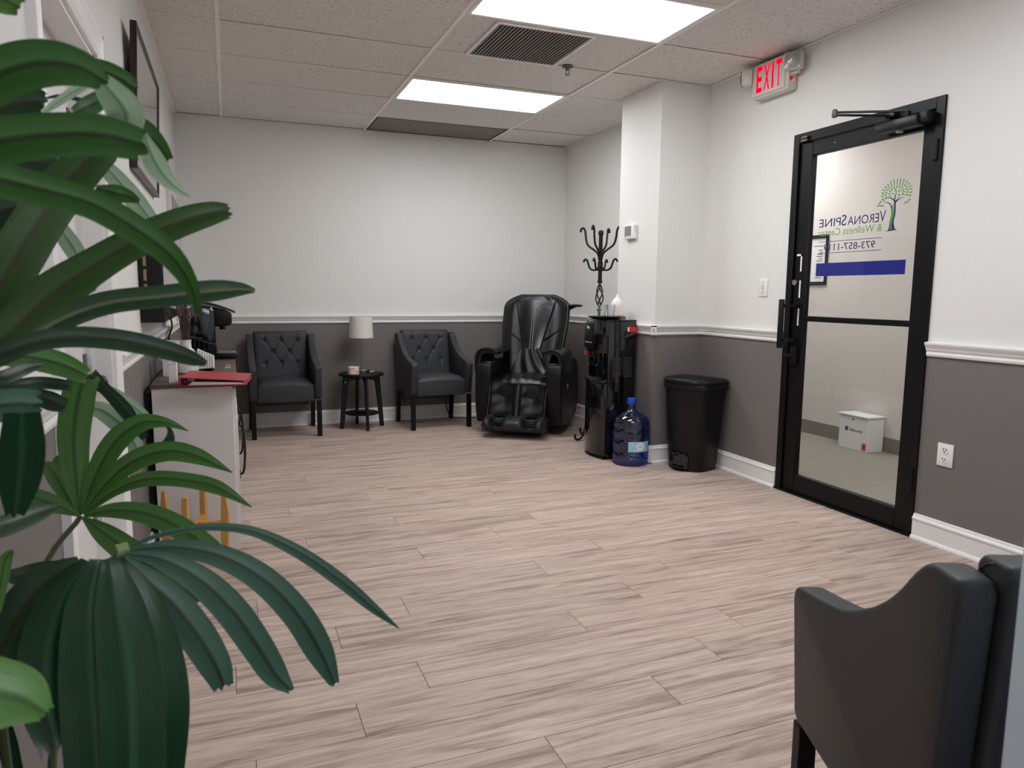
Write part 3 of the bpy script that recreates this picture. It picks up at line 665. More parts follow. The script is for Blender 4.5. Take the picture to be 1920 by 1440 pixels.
MB().tube([(.002, -.004, .24), (.018, -.012, .238)], .003, 8).build('switch', m_silver, lm)
MB().tube(smoothpath([(.06, 0, .008), (.09, .01, .004), (.12, .05, .004)], 8), .003, 6).build('cord', m_white_pl, lm)
jr = thing('candle_jar', 'small speckled pink candle jar beside the lamp base', 'candle', (1.020, 6.475, .503))
jb = MB().lathe([(.046, 0), (.050, .004), (.050, .066), (.048, .068), (.046, .068), (.046, .05)], n=28).build('jar', m_candle, jr, smooth=True)
rj = random.Random(5)
for k in range(46):
    a = rj.uniform(0, 6.28); z = rj.uniform(.018, .056); r_ = rj.uniform(.0022, .0045)
    c_ = Vector((math.cos(a)*.0503, math.sin(a)*.0503, z)); t1 = Vector((-math.sin(a), math.cos(a), 0)); n1_ = Vector((math.cos(a), math.sin(a), 0))
    mb = MB(); mb.add([c_+t1*r_*math.cos(q)+Vector((0, 0, 1))*r_*1.4*math.sin(q)+n1_*.0004 for q in [i*math.pi/3 for i in range(6)]], [list(range(6))])
    mb.build('printed_mark', m_blk_ink, jb)
MB().lathe([(.046, .046), (.002, .046)], n=24).build('wax', m_paper, jr)
tr_ = thing('trinket_dish', 'small dark mauve dish on the lower shelf of the side table', 'dish', (1.115, 6.565, .1435))
MB().lathe([(.03, 0), (.05, .008), (.055, .016), (.052, .016), (.03, .006)], n=24).build('dish_body', M('mauve_glaze', C(96, 76, 92), .4), tr_, smooth=True)

# ---- massage chair (local: faces -Y)
mc = thing('massage_chair', 'bulky black leather massage chair with foot wells and hooded armrests', 'massage chair', (2.545, 6.07, 0), math.radians(-36.5))
MB().box(-.24, .24, -.22, .38, .0, .12).build('base', m_plas, mc, bevel=.03)
for sg in (-1, 1):
    x0, x1 = (.245, .388) if sg > 0 else (-.388, -.245)
    # body of the side: tall rounded slab
    sp_ = smoothpath([(-.36, .10), (-.395, .25), (-.40, .45), (-.385, .58), (-.33, .63), (-.1, .625), (.15, .64), (.34, .62), (.42, .48), (.43, .28), (.36, .12), (.2, .07), (-.2, .07)], 60)
    MB().prism(sp_, x0, x1, 'X').build('side_panel', m_mass2, mc, bevel=.028, seg=3)
    # hooded armrest: outer wall curling over the forearm, open to the inside
    hp = smoothpath([(.390, .54), (.394, .64), (.382, .705), (.345, .742), (.285, .752), (.225, .738), (.200, .718)], 24)+smoothpath([(.205, .695), (.235, .705), (.285, .712), (.325, .702), (.345, .672), (.350, .62), (.350, .54)], 20)
    MB().prism([(sg*x, z) for x, z in hp], -.355, .08, 'Y').build('armrest_hood', m_mass, mc, bevel=.012, seg=2)
    MB().tube([(sg*x, -.358, z) for x, z in hp[:25]], .012, 8).build('hood_lip', m_mass, mc, smooth=True)
    MB().prism([(-.37, .59), (-.33, .645), (.1, .640), (.17, .59)], sg*.30-.055, sg*.30+.055, 'X').build('arm_pad', m_mass, mc, bevel=.02, seg=3)
    MB().tube(smoothpath([(sg*.388, -.35, .46), (sg*.392, .0, .44), (sg*.388, .38, .46)], 10), .003, 6).build('seam', m_mass, mc)
MB().lathe([(.03, 0), (.026, .006)], (.386, -.12, .42), 18, axis='X').build('badge', m_silver, mc, smooth=True)
def seatm(u, v):
    x = -.265+.53*u; y_ = -.33+.48*v
    return (x, y_, .455+.04*math.sin(math.pi*u)+.03*math.sin(math.pi*v)-.05*math.exp(-v*.48/.02)+.006*math.sin(u*40)*math.sin(v*9))
MB().grid(seatm, 30, 20).build('seat_cushion', m_mass, mc, smooth=True)
MB().box(-.25, .25, -.31, .2, .30, .45).build('seat_base', m_mass2, mc, bevel=.02)
# backrest: rounded shield leaning back
def bwid(t): return .215+.085*math.sin(min(1, t*1.25)*math.pi/2)-(.14*max(0, (t-.86)/.14)**2.2)
def bfront(u, v, off=0):
    wd = bwid(v); s_ = (u-.5)*2
    z = .45+.765*v*.985; yb_ = .03+.30*v
    bul = -.055*math.cos(s_*math.pi/2)**.6
    bol = -.035*math.exp(-((abs(s_)-.75)/.22)**2)*(1-.4*v)
    return Vector((s_*wd, yb_+bul+bol+off, z))
MB().grid(lambda u, v: bfront(u, v), 40, 44).build('backrest', m_mass, mc, smooth=True)
MB().grid(lambda u, v: (bfront(u, v)[0]*1.03, .03+.30*v+.13*math.cos((u-.5)*math.pi)**.4+.0, bfront(u, v)[2]+.0), 30, 30).build('back_shell', m_plas, mc, smooth=True)
ed = [bfront(0, v/30) for v in range(31)]; ed2 = [bfront(1, v/30) for v in range(30, -1, -1)]
def rim(v): 
    return v+Vector((0, .02, 0))
MB().tube([rim(p) for p in ed+ed2], .022, 10).build('back_rim', m_mass, mc, smooth=True)
def cent(u, v):
    vv = .36+.60*v; wl = .085+.105*v**1.1; p = bfront(.5+(u-.5)*2*wl/bwid(vv)*.5, vv)
    return p+Vector((0, -.016-.010*math.sin(u*math.pi), 0))
MB().grid(cent, 18, 26).build('head_pad', m_patent, mc, smooth=True)
def cent2(u, v):
    vv = .02+.36*v; wl = .20-.115*v; p = bfront(.5+(u-.5)*2*wl/bwid(vv)*.5, vv)
    return p+Vector((.0, -.014-.012*math.sin(u*math.pi)+.006*math.sin(u*19+v*7), 0))
MB().grid(cent2, 24, 20).build('lumbar_pad', m_mass, mc, smooth=True)
for x_ in (-.011, .011):
    MB().tube([cent(.5+x_/ (.085+.105*(v/12)**1.1)/2*1.0, v/12)+Vector((0, -.003, 0)) for v in range(13)], .0022, 6).build('piping', m_slat, mc)
for sgn in (0.0, 1.0):
    MB().tube([cent(sgn, v/12)+Vector((0, -.002, 0)) for v in range(13)], .004, 6).build('piping', m_mass2, mc)
    q = 1 if sgn else -1
    MB().tube([bfront(.5+q*.46, .62)+Vector((0, -.004, 0)), bfront(.5+q*.34, .55)+Vector((0, -.006, 0)), bfront(.5+q*.2, .47)+Vector((0, -.008, 0))], .006, 6).build('fold_seam', m_plas, mc)
    MB().tube([bfront(.5+q*.475, v/14)+Vector((0, -.012, 0)) for v in range(0, 13)], .004, 6).build('piping', m_mass2, mc)
# leg rest
def calf(u, v):
    x = -.265+.53*u; z = .455-.28*v
    s_ = (u-.5)*2; y_ = -.36-.09*v
    well = .05*math.exp(-((abs(s_)-.48)/.24)**2)
    return (x, y_+well*math.sin(math.pi*min(1, v+.15))+.006*math.sin(v*17+u*11), z)
MB().grid(calf, 40, 24).build('calf_rest', m_mass2, mc, smooth=True)
MB().box(-.262, .262, -.36, -.25, .17, .44).build('leg_rest_body', m_mass2, mc, bevel=.03)
MB().grid(lambda u, v: (-.036+.072*u, -.372-.095*v-.022*math.sin(u*math.pi), .45-.27*v), 8, 12).build('calf_divider', m_mass, mc, smooth=True)
for sg in (-1, 1): MB().grid(lambda u, v: (sg*(.235+.035*u), -.372-.095*v-.016*math.sin(u*math.pi), .44-.26*v), 8, 12).build('calf_side_strip', m_mass, mc, smooth=True)
def foot(u, v):
    x = -.285+.57*u; s_ = (u-.5)*2
    a = v*math.pi*.9
    wl = math.exp(-((abs(s_)-.50)/.20)**4)
    y_ = -.41-.19*math.sin(a)**.8; z = .19-.145*(1-math.cos(a))/1.95
    e = max(0, abs(s_)-.82)/.18
    if v < .62: z -= .085*wl*math.sin(math.pi*min(1, v/.62))**.7; y_ += .05*wl*math.sin(math.pi*min(1, v/.62))
    return (x*(1-.0*e), y_+.06*e*e, z+(.02*e*e if z < .1 else -.035*e*e))
MB().grid(foot, 60, 30).build('foot_rest', m_foot, mc, smooth=True)
MB().box(-.26, .26, -.50, -.36, .06, .13).build('foot_rest_core', m_mass2, mc, bevel=.03)
for sg in (-1, 1):
    MB().tube(smoothpath([(sg*.142+.085*math.cos(q/16*2*math.pi), -.475-.07*math.sin(q/16*2*math.pi), .178-.02*math.sin(q/16*2*math.pi)) for q in range(17)], 32), .008, 8).build('foot_well_rim', m_mass, mc, smooth=True)
MB().lathe([(.02, -.004), (.06, 0), (.07, .012), (.05, .022), (.01, .024)], (.375, .27, 1.115), 20).build('remote_rest', m_plas, mc, smooth=True)
MB().tube([(.26, .30, 1.06), (.33, .29, 1.10), (.375, .27, 1.12)], .012, 8).build('remote_arm', m_plas, mc)

# ---- water cooler (front faces -X)
wc = thing('water_cooler', 'tall glossy black water cooler standing against the pilaster', 'water cooler', (2.70, 4.83, 0))
W = dict(parent=wc, world=True)
cx0, cx1, cy0, cy1 = 2.575, XC-.032, 4.675, 4.985
MB().box(cx0+.02, cx1, cy0, cy1, .015, 1.035).build('cabinet_body', m_gloss, bevel=.006, **W)
def bow(cx, d, z0, z1, mt, nm, ya=cy0, yb=cy1, bev=.006):
    n_ = 14; pts = [(cx, ya)]+[(cx-d*math.sin(math.pi*i/n_)**.6, ya+(yb-ya)*i/n_) for i in range(1, n_)]+[(cx, yb)]
    return MB().prism(pts+[(cx+.02, yb), (cx+.02, ya)], z0, z1, 'Z').build(nm, mt, bevel=bev, **W)
bow(cx0+.005, .045, .03, .575, m_gloss, 'front_door')
bow(cx0, .05, .578, .60, m_gloss, 'drip_ledge')
MB().box(cx0-.035, cx0+.01, cy0+.05, cy1-.05, .600, .606).build('drip_tray', m_plas, **W)
bow(cx0+.005, .042, .80, 1.04, m_gloss, 'control_head')
MB().box(cx0-.042, cx0-.036, cy0+.13, cy0+.27, .83, 1.02).build('control_panel', m_plas, bevel=.002, **W)
for k in range(4): MB().box(cx0-.0435, cx0-.0415, cy0+.155+k*.028, cy0+.160+k*.028, .868, .880).build('indicator_mark', m_label_w, **W)
MB().box(cx0-.0435, cx0-.0415, cy0+.19, cy0+.205, .975, .990).box(cx0-.0435, cx0-.0415, cy0+.208, cy0+.223, .980, .997).build('indicator_mark', m_label_w, **W)
for k, (yy, mt) in enumerate(((cy0+.09, m_cap), (cy0+.155, m_plas), (cy0+.22, m_redlab))):
    sp_ = MB().tube([(cx0-.015, yy, .81), (cx0-.018, yy, .765)], [.010, .007], 10).build('spout', m_plas, **W)
    pdl = MB().prism([(cx0-.026, .70), (cx0-.018, .70), (cx0-.006, .79), (cx0-.014, .80)], yy-.012, yy+.012, 'Y').build('tap_paddle', m_gloss if k else m_gloss, bevel=.003, **W)
    MB().box(cx0-.030, cx0-.026, yy-.006, yy+.006, .702, .714).build('paddle_tip', mt, pdl, world=True)
MB().box(cx0-.03, cx0-.012, cy1-.05, cy1-.03, .77, .80).build('hot_lock', m_redlab, **W)
MB().box(cx0+.01, cx1, cy0-.003, cy1, 1.035, 1.048).build('top_cover', m_gloss, bevel=.005, **W)
for xa, xb in ((2.635, 2.703), (2.725, 2.795)):
    for k in range(12): MB().box(xa, xb, cy0-.003, cy0+.001, .625+k*.0125, .6305+k*.0125).build('vent_louvre', m_vent, **W)
MB().box(2.752, 2.832, cy0-.0012, cy0, .958, .996).build('red_sticker', m_redlab, **W)
MB().box(2.754, 2.764, cy0-.0018, cy0-.0012, .962, .992).build('sticker_code', m_label_w, **W)
MB().box(cx0-.0, cx0+.24, cy0+.01, cy1-.01, 0, .03).build('plinth', m_black, **W)
MB().box(cx0+.012, cx0+.05, cy0-.004, cy0+.001, .355, .365).build('door_hinge', m_plas, **W)
# things on the cooler
ty_ = thing('serving_tray', 'small black tray on top of the water cooler', 'tray', (2.625, 4.80, 1.048))
MB().lathe([(.085, 0), (.090, .002), (.128, .022), (.125, .023), (.086, .005), (.001, .005)], n=36).build('tray_body', m_black, ty_, smooth=True)
for nm, px_, py_, lb in (('a', 2.598, 4.79, 'clear tumbler on the black tray, the one nearer the massage chair'), ('b', 2.672, 4.79, 'clear tumbler on the black tray, the one nearer the white bottle')):
    g = thing('drinking_glass', lb, 'glass', (px_, py_, 1.054), 0, 'tumblers on the tray')
    MB().lathe([(.001, .0), (.024, 0), (.034, .105), (.0325, .105), (.0228, .010), (.001, .010)], n=24, cap=False).build('glass_body', m_tumb, g, smooth=True)
vb = thing('white_bottle', 'rounded white bottle with tiny neck on the water cooler', 'bottle', (2.765, 4.86, 1.070))
MB().lathe([(.046, 0), (.050, .004), (.051, .075), (.046, .10), (.032, .125), (.016, .14), (.010, .15), (.009, .16), (.006, .165)], n=28).build('bottle_body', m_ceram, vb, smooth=True)
cb = thing('wooden_coaster', 'brown wooden block under the white bottle', 'coaster', (2.765, 4.86, 1.048))
MB().box(-.05, .05, -.05, .05, 0, .021).build('block', m_brown, cb, bevel=.003)
# ---- water bottle
wb = thing('water_bottle', 'large blue five gallon water bottle on the floor by the cooler', 'water bottle', (2.717, 4.528, 0))
bp = [(.001, .012), (.08, .004), (.115, .002), (.130, .02), (.134, .05), (.134, .09), (.128, .098), (.128, .104), (.134, .112), (.134, .185), (.128, .193), (.128, .200), (.134, .208), (.134, .262), (.128, .272), (.128, .280), (.134, .290), (.133, .318), (.118, .345), (.085, .368), (.045, .388), (.031, .405), (.029, .448)]
MB().lathe(bp, n=40, cap=False).build('bottle_shell', m_blue, wb, smooth=True)
MB().lathe([(.030, .438), (.033, .442), (.033, .478), (.029, .486), (.002, .488)], n=24).build('cap', m_cap, wb, smooth=True)
def lab(u, v):
    a = math.radians(-127+75*u); return (.1352*math.cos(a), .1352*math.sin(a), .110+.074*v)
lbl = MB().grid(lab, 14, 2).build('label', m_label_b, wb)
def lab2(u, v):
    a = math.radians(-88)+math.radians(14)*v*math.cos(u*2*math.pi); return (.1358*math.cos(a), .1358*math.sin(a), .149+.027*v*math.sin(u*2*math.pi))
MB().grid(lab2, 24, 2).build('label_roundel', m_label_w, lbl)
def curl(x, y, d):
    a = math.radians(-88)+x/.136; return (.1362*math.cos(a), .1362*math.sin(a), .149+y)
put_text('FRESH', -.012, .012, .006, .006, m_blk_ink, lbl, curl)
put_text('PONDS', -.018, .018, -.007, .009, m_blk_ink, lbl, curl)
# ---- pedal bin (pedal faces -X)
bn = thing('pedal_bin', 'black plastic pedal bin in the corner of pilaster and door wall', 'trash can', (3.052, 4.262, 0), math.radians(18))
def dring(hx, hy, fb, n_=22):
    pts = []                      # flat back at +x, bowed front at -x
    for i in range(n_+1):
        a = math.pi/2+math.pi*i/n_
        pts.append((hx*.15+(hx*1.15)*math.cos(a)*abs(math.cos(a))**-.35 if abs(math.cos(a)) > 1e-6 else hx*.15, hy*math.sin(a)*abs(math.sin(a))**-.25 if abs(math.sin(a)) > 1e-6 else 0))
    return pts+[(hx*.85, -hy*1.0), (hx, -hy*.82), (hx, hy*.82), (hx*.85, hy*1.0)]
def dbody(levels, name, mt):
    mb = MB(); rings = [[(x, y_, z) for x, y_ in dring(hx, hy, 0)] for hx, hy, z in levels]; k = len(rings[0])
    vs = [p for r in rings for p in r]; fs = [(i*k+j, i*k+(j+1) % k, (i+1)*k+(j+1) % k, (i+1)*k+j) for i in range(len(rings)-1) for j in range(k)]
    fs += [list(range(k))[::-1], list(range((len(rings)-1)*k, len(rings)*k))]
    mb.add(vs, fs); return mb.build(name, mt, bn, smooth=True)
dbody([(.112, .148, .0), (.116, .153, .02), (.132, .178, .35), (.144, .194, .59)], 'bin_body', m_plas)
dbody([(.148, .200, .578), (.156, .207, .584), (.156, .207, .612), (.152, .202, .620)], 'rim', m_plas)
dbody([(.154, .206, .621), (.158, .211, .626), (.158, .210, .636), (.146, .192, .652), (.09, .12, .662)], 'lid', m_plas)
MB().box(-.142, -.09, -.075, .075, .012, .135).build('pedal_recess', m_gloss, bn, bevel=.02)
MB().box(-.160, -.105, -.055, .055, .020, .034).build('pedal', m_black, bn, bevel=.005)
# ---- coat rack
cr = thing('coat_rack', 'black iron coat rack with curled hooks in the recess behind the cooler', 'coat rack', (2.90, 5.40, 0))
MB().tube([(0, 0, 0.28), (0, 0, 1.10)], .011, 12).build('lower_pole', m_bronze, cr, smooth=True)
MB().tube([(0, 0, 1.335), (0, 0, 1.72)], .0165, 14).build('upper_pole', m_bronze, cr, smooth=True)
MB().lathe([(.001, 1.705), (.018, 1.715), (.024, 1.735), (.018, 1.755), (.001, 1.762)], n=16).build('finial', m_bronze, cr, smooth=True)
MB().lathe([(.020, 1.325), (.022, 1.335), (.020, 1.345)], n=16).lathe([(.020, 1.095), (.022, 1.10), (.018, 1.11)], n=16).build('collar', m_bronze, cr, smooth=True)
for k in range(4):
    MB().tube([(.032*math.sin(math.pi*i/16)*math.cos(math.pi/2*k+i/16*math.pi), .032*math.sin(math.pi*i/16)*math.sin(math.pi/2*k+i/16*math.pi), 1.11+.215*i/16) for i in range(17)], .0055, 8).build('basket_twist', m_bronze, cr, smooth=True)
    a = math.radians(-51+90*k); c_, s_ = math.cos(a), math.sin(a)
    up = smoothpath([(.012, 1.52), (.022, 1.565), (.06, 1.60), (.115, 1.64), (.135, 1.70), (.142, 1.755), (.160, 1.782), (.180, 1.772), (.184, 1.748)], 26)
    MB().tube([(r*c_, r*s_, z) for r, z in up], .009, 8).build('hook', m_bronze, cr, smooth=True)
    lo = smoothpath([(.014, 1.50), (.018, 1.455), (.05, 1.432), (.09, 1.445), (.108, 1.485), (.120, 1.515), (.140, 1.522), (.152, 1.500)], 22)
    MB().tube([(r*c_, r*s_, z) for r, z in lo], .0085, 8).build('hook', m_bronze, cr, smooth=True)
    ft = smoothpath([(.008, .33), (.05, .30), (.10, .18), (.14, .05), (.19, .014), (.225, .03), (.22, .06)], 22)
    MB().tube([(r*math.cos(a-.5), r*math.sin(a-.5), z) for r, z in ft], .010, 8).build('foot', m_bronze, cr, smooth=True)

# ---- white cabinet by the left wall (front faces +X)
KX0, KX1, KY0, KY1, KZ = -.338, .004, 3.58, 5.06, .798
kb = thing('cabinet', 'white farmhouse cabinet with walnut top along the left wall', 'cabinet', (-.175, 4.32, 0))
W = dict(parent=kb, world=True)
MB().box(KX0, KX1, KY0, KY1, .0, KZ).build('body', m_cab, bevel=.002, seg=1, **W)
MB().box(KX0-.004, KX1+.022, KY0-.012, KY1+.012, KZ, KZ+.018).build('top', m_wtop, bevel=.002, seg=1, **W)
n_ = 3; dw = (KY1-KY0-.02)/n_
for i in range(n_):
    ya = KY0+.01+i*dw+.004; yb = ya+dw-.008
    dr = MB().box(KX1, KX1+.014, ya, yb, .655, .785).build('drawer', m_cab, bevel=.002, seg=1, **W)
    MB().lathe([(.006, 0), (.006, .012), (.014, .016), (.014, .024), (.008, .028)], (KX1+.014, ya+.22, .72), 14, axis='X').build('knob', m_black, dr, smooth=True, world=True)
    dd = MB().box(KX1, KX1+.010, ya, yb, .05, .645).build('door', m_cab, **W)
    for (a0, a1, b0, b1) in ((ya, ya+.06, .05, .645), (yb-.06, yb, .05, .645), (ya+.06, yb-.06, .05, .11), (ya+.06, yb-.06, .585, .645)):
        MB().box(KX1+.010, KX1+.018, a0, a1, b0, b1).build('door_frame', m_cab, dd, world=True)
    for s_ in (0, 1):
        p, q = ((ya+.06, .11), (yb-.06, .585)) if s_ else ((ya+.06, .585), (yb-.06, .11))
        d_ = Vector((q[0]-p[0], q[1]-p[1])).normalized(); nn = Vector((-d_.y, d_.x))*.022
        MB().prism([(p[0]+nn.x, p[1]+nn.y), (q[0]+nn.x, q[1]+nn.y), (q[0]-nn.x, q[1]-nn.y), (p[0]-nn.x, p[1]-nn.y)], KX1+.0095, KX1+.016+.001*s_, 'X').build('cross_brace', m_cab, dd, world=True)
    hy = yb-.03 if i != 1 else ya+.03
    if i == 0: hy = ya+.05
    hz0, hz1 = (.36, .60)
    MB().tube(smoothpath([(KX1+.016, hy, hz0), (KX1+.036, hy, hz0+.015), (KX1+.044, hy, (hz0+hz1)/2), (KX1+.036, hy, hz1-.015), (KX1+.016, hy, hz1)], 16), .0055, 8).box(KX1+.016, KX1+.022, hy-.012, hy+.012, hz0-.02, hz0+.02).box(KX1+.016, KX1+.022, hy-.012, hy+.012, hz1-.02, hz1+.02).build('handle', m_black, dd, world=True)
ZT = KZ+.018
# black strip standing in for the shaded gap beside the cabinet
bd = thing('gap_shade', 'black strip painting the shaded gap between the white cabinet and the left wall', 'gap shade', (XL+.009, 4.2, 0))
MB().box(XL+.001, XL+.022, 3.60, 4.9, .1315, .775).build('shade_strip', m_black, bd, world=True)
# ---- binder
bi = thing('binder', 'red ring binder overhanging the near corner of the cabinet top', 'binder', (-.06, 3.62, ZT), math.radians(-6))
MB().box(-.135, .14, -.15, .15, 0, .003).build('cover', m_redb, bi, bevel=.001, seg=1)
MB().box(-.139, -.135, -.15, .15, 0, .040).build('spine', m_redb, bi, bevel=.001, seg=1)
mb = MB(); mb.add([(-.139, -.15, .037), (.14, -.15, .016), (.14, .15, .016), (-.139, .15, .037), (-.139, -.15, .040), (.14, -.15, .019), (.14, .15, .019), (-.139, .15, .040)], [(0, 3, 2, 1), (4, 5, 6, 7), (0, 1, 5, 4), (1, 2, 6, 5), (2, 3, 7, 6), (3, 0, 4, 7)])
mb.build('cover', m_redb, bi)
for k in range(5):
    z0 = .0035+k*.0028; mb = MB(); mb.add([(-.105+.004*k, -.143+.002*(k % 2), z0), (.128-.003*k, -.143, z0*.55+.001), (.128-.003*k, .14, z0*.55+.001), (-.105+.004*k, .14, z0), (-.105+.004*k, -.143+.002*(k % 2), z0+.0022), (.128-.003*k, -.143, z0*.55+.0025), (.128-.003*k, .14, z0*.55+.0025), (-.105+.004*k, .14, z0+.0022)], [(0, 3, 2, 1), (4, 5, 6, 7), (0, 1, 5, 4), (1, 2, 6, 5), (2, 3, 7, 6), (3, 0, 4, 7)])
    mb.build('page_bundle', m_paper, bi)
MB().tube([(-.118, -.10, .004), (-.128, -.10, .02), (-.118, -.10, .032), (-.104, -.10, .02)], .0018, 6).build('ring', m_silver, bi)
# ---- vase with dried lavender
va = thing('vase', 'cream bottle vase holding a bunch of dried lavender', 'vase', (-.212, 4.06, ZT))
MB().lathe([(.050, 0), (.056, .004), (.060, .05), (.056, .085), (.040, .115), (.027, .128), (.026, .165), (.028, .170), (.024, .170), (.022, .13), (.010, .10)], n=32).build('vase_body', m_ceram, va, smooth=True)
lv = thing('dried_lavender', 'bunch of dried lavender stems standing in the cream vase', 'dried flowers', (-.212, 4.06, ZT+.14))
rv = random.Random(11)
for k in range(46):
    a = rv.uniform(0, 6.28); r_ = rv.uniform(.006, .019); top = rv.uniform(.17, .27); lean = rv.uniform(.6, 2.9)
    pth = smoothpath([(r_*math.cos(a), r_*math.sin(a), .0), (r_*math.cos(a)*1.1, r_*math.sin(a)*1.1, .06), (r_*math.cos(a)*lean, r_*math.sin(a)*lean, top)], 6)
    st = MB().tube(pth, .0012, 5).build('stem', m_lav, lv)
    mb = MB(); p0 = Vector(pth[-1])
    for j in range(7):
        q = p0+Vector((rv.uniform(-.004, .004), rv.uniform(-.004, .004), -.011*j)); mb.lathe([(.001, -.004), (.0032, 0), (.001, .005)], q, 5)
    mb.build('flower_head', m_lavb if k % 3 else m_lav, st)
# ---- small white boxes and packs on the cabinet
c1 = thing('white_carton', 'narrow white carton standing at the near edge of the cabinet top', 'box', (-.25, 3.66, ZT))
MB().box(-.017, .017, -.035, .035, 0, .115).build('carton', m_paper, c1, bevel=.001, seg=1); MB().box(-.017, .017, -.0355, -.035, .085, .087).build('flap_line', m_slat, c1)
c2 = thing('white_carton', 'white carton standing behind the narrow one, nearer the wall', 'box', (-.296, 3.94, ZT))
MB().box(-.016, .024, -.035, .035, 0, .120).build('carton', m_paper, c2, bevel=.001, seg=1); MB().box(-.016, .024, -.0355, -.035, .095, .097).build('flap_line', m_slat, c2)
jg = thing('white_pitcher', 'small white ceramic pitcher behind the cartons', 'pitcher', (-.285, 4.20, ZT))
MB().lathe([(.034, 0), (.040, .01), (.042, .09), (.038, .14), (.044, .158), (.041, .158), (.035, .14), (.038, .09), (.03, .012)], n=26).build('pitcher_body', m_ceram, jg, smooth=True)
MB().tube(smoothpath([(-.04, -.02, .13), (-.066, -.03, .12), (-.064, -.03, .07), (-.04, -.02, .05)], 12), .005, 8).build('handle', m_ceram, jg, smooth=True)
ns = thing('paper_stack', 'leaning stack of white folded papers between vase and coffee maker', 'paper stack', (-.125, 4.14, ZT+.009))
for k in range(7):
    M4 = Matrix.Translation((-.035+k*.0115, 0, 0)) @ Matrix.Rotation(-.10-.008*k, 4, 'X')
    MB().box(0, .0095, -.075, .075, 0, .105-.006*k, mat=M4).build('paper_fold', m_paper, ns, bevel=.001, seg=1)
# coffee maker (front faces +X)
km = thing('coffee_maker', 'black single serve coffee maker with grey lid at the far end of cabinet', 'coffee maker', (-.125, 4.87, ZT+.0005))
MB().prism([(-.13, 0), (.03, 0), (.045, .02), (.045, .30), (.02, .325), (-.06, .33), (-.13, .30)], -.11, .11, 'Y').build('body', m_gloss, km, bevel=.012, seg=3)
MB().prism([(.035, .20), (.125, .205), (.142, .22), (.142, .283), (.09, .305), (.03, .322)], -.09, .09, 'Y').build('brew_head', m_plas, km, bevel=.012, seg=3)
mb = MB().prism([(-.13, .328), (.0, .330), (.10, .305), (.165, .283), (.165, .289), (.09, .316), (-.02, .345), (-.13, .343)], -.085, .085, 'Y'); mb.build('lid', M('grey_lid', C(120, 120, 122), .35), km, bevel=.003, seg=1)
MB().tube(smoothpath([(-.10, -.08, .343), (.0, -.08, .343), (.09, -.08, .317), (.16, -.08, .288)], 12), .005, 8).tube(smoothpath([(-.10, .08, .343), (.0, .08, .343), (.09, .08, .317), (.16, .08, .288)], 12), .005, 8).build('lid_handle', m_black, km, smooth=True)
MB().box(.03, .165, -.08, .08, 0, .036).build('drip_base', m_plas, km, bevel=.008)
for k in range(7): MB().box(.06, .16, -.062+k*.02, -.056+k*.02, .036, .041).build('drip_slat', m_silver, km)
MB().lathe([(.018, .18), (.016, .205)], (.085, 0, 0), 14).build('nozzle', m_black, km)
bk = thing('wire_basket', 'black wire basket with tilted rim in front of the coffee maker', 'basket', (-.150, 4.50, ZT))
def hoop(r, zc, tilt): return [(r*math.cos(q/24*2*math.pi), r*.95*math.sin(q/24*2*math.pi), zc+tilt*math.cos(q/24*2*math.pi)) for q in range(25)]
MB().tube(hoop(.072, .135, -.022), .006, 8).build('rim', m_black, bk, smooth=True)
MB().tube(hoop(.045, .005, 0), .004, 8).build('base_ring', m_black, bk, smooth=True)
for q in range(18):
    a = q/18*2*math.pi
    MB().tube(smoothpath([(.045*math.cos(a), .043*math.sin(a), .005), (.075*math.cos(a), .072*math.sin(a), .06), (.072*math.cos(a), .068*math.sin(a), .135-.022*math.cos(a))], 6), .003, 6).build('wire', m_black, bk)
MB().lathe([(.001, .003), (.052, .004), (.070, .05), (.068, .075), (.066, .05), (.05, .008)], n=24, cap=False).build('liner', m_plas, bk, smooth=True)
gc = thing('green_clip', 'tiny pale green clip lying near the front edge of cabinet top', 'clip', (-.018, 4.22, ZT))
MB().tube(smoothpath([(-.014, -.02, .004), (.012, -.012, .006), (.006, .01, .018), (-.008, .004, .008)], 10), .0035, 6).build('clip_body', M('pale_green', C(176, 196, 140), .5), gc, smooth=True)
# ---- television on the left wall, with cord
tv = thing('television', 'black wall television over the cabinet, seen edge on', 'television', (XL, 4.35, 1.09))
W = dict(parent=tv, world=True)
MB().box(XL, -.272, 3.64, 5.10, 1.092, 1.563).build('tv_case', m_black, bevel=.004, seg=1, **W)
MB().box(-.272, -.269, 3.655, 5.085, 1.105, 1.55).build('screen', M('tv_glass', C(8, 8, 10), .03, spec=1.0, coat=1), **W)
MB().box(XL+.022, XL+.035, 3.6385, 3.64, 1.17, 1.53).build('brass_label', m_brass, **W)
for k in range(5): MB().box(XL+.022, XL+.035, 3.638, 3.6385, 1.20+k*.065, 1.215+k*.065).build('label_mark', m_black, **W)
MB().tube(smoothpath([(XL+.075, 4.35, 1.095), (XL+.082, 4.32, 1.04), (XL+.062, 4.33, .98), (XL+.070, 4.34, .90), (XL+.075, 4.34, ZT+.008)], 18), .005, 8).build('cord', m_rubber, smooth=True, **W)
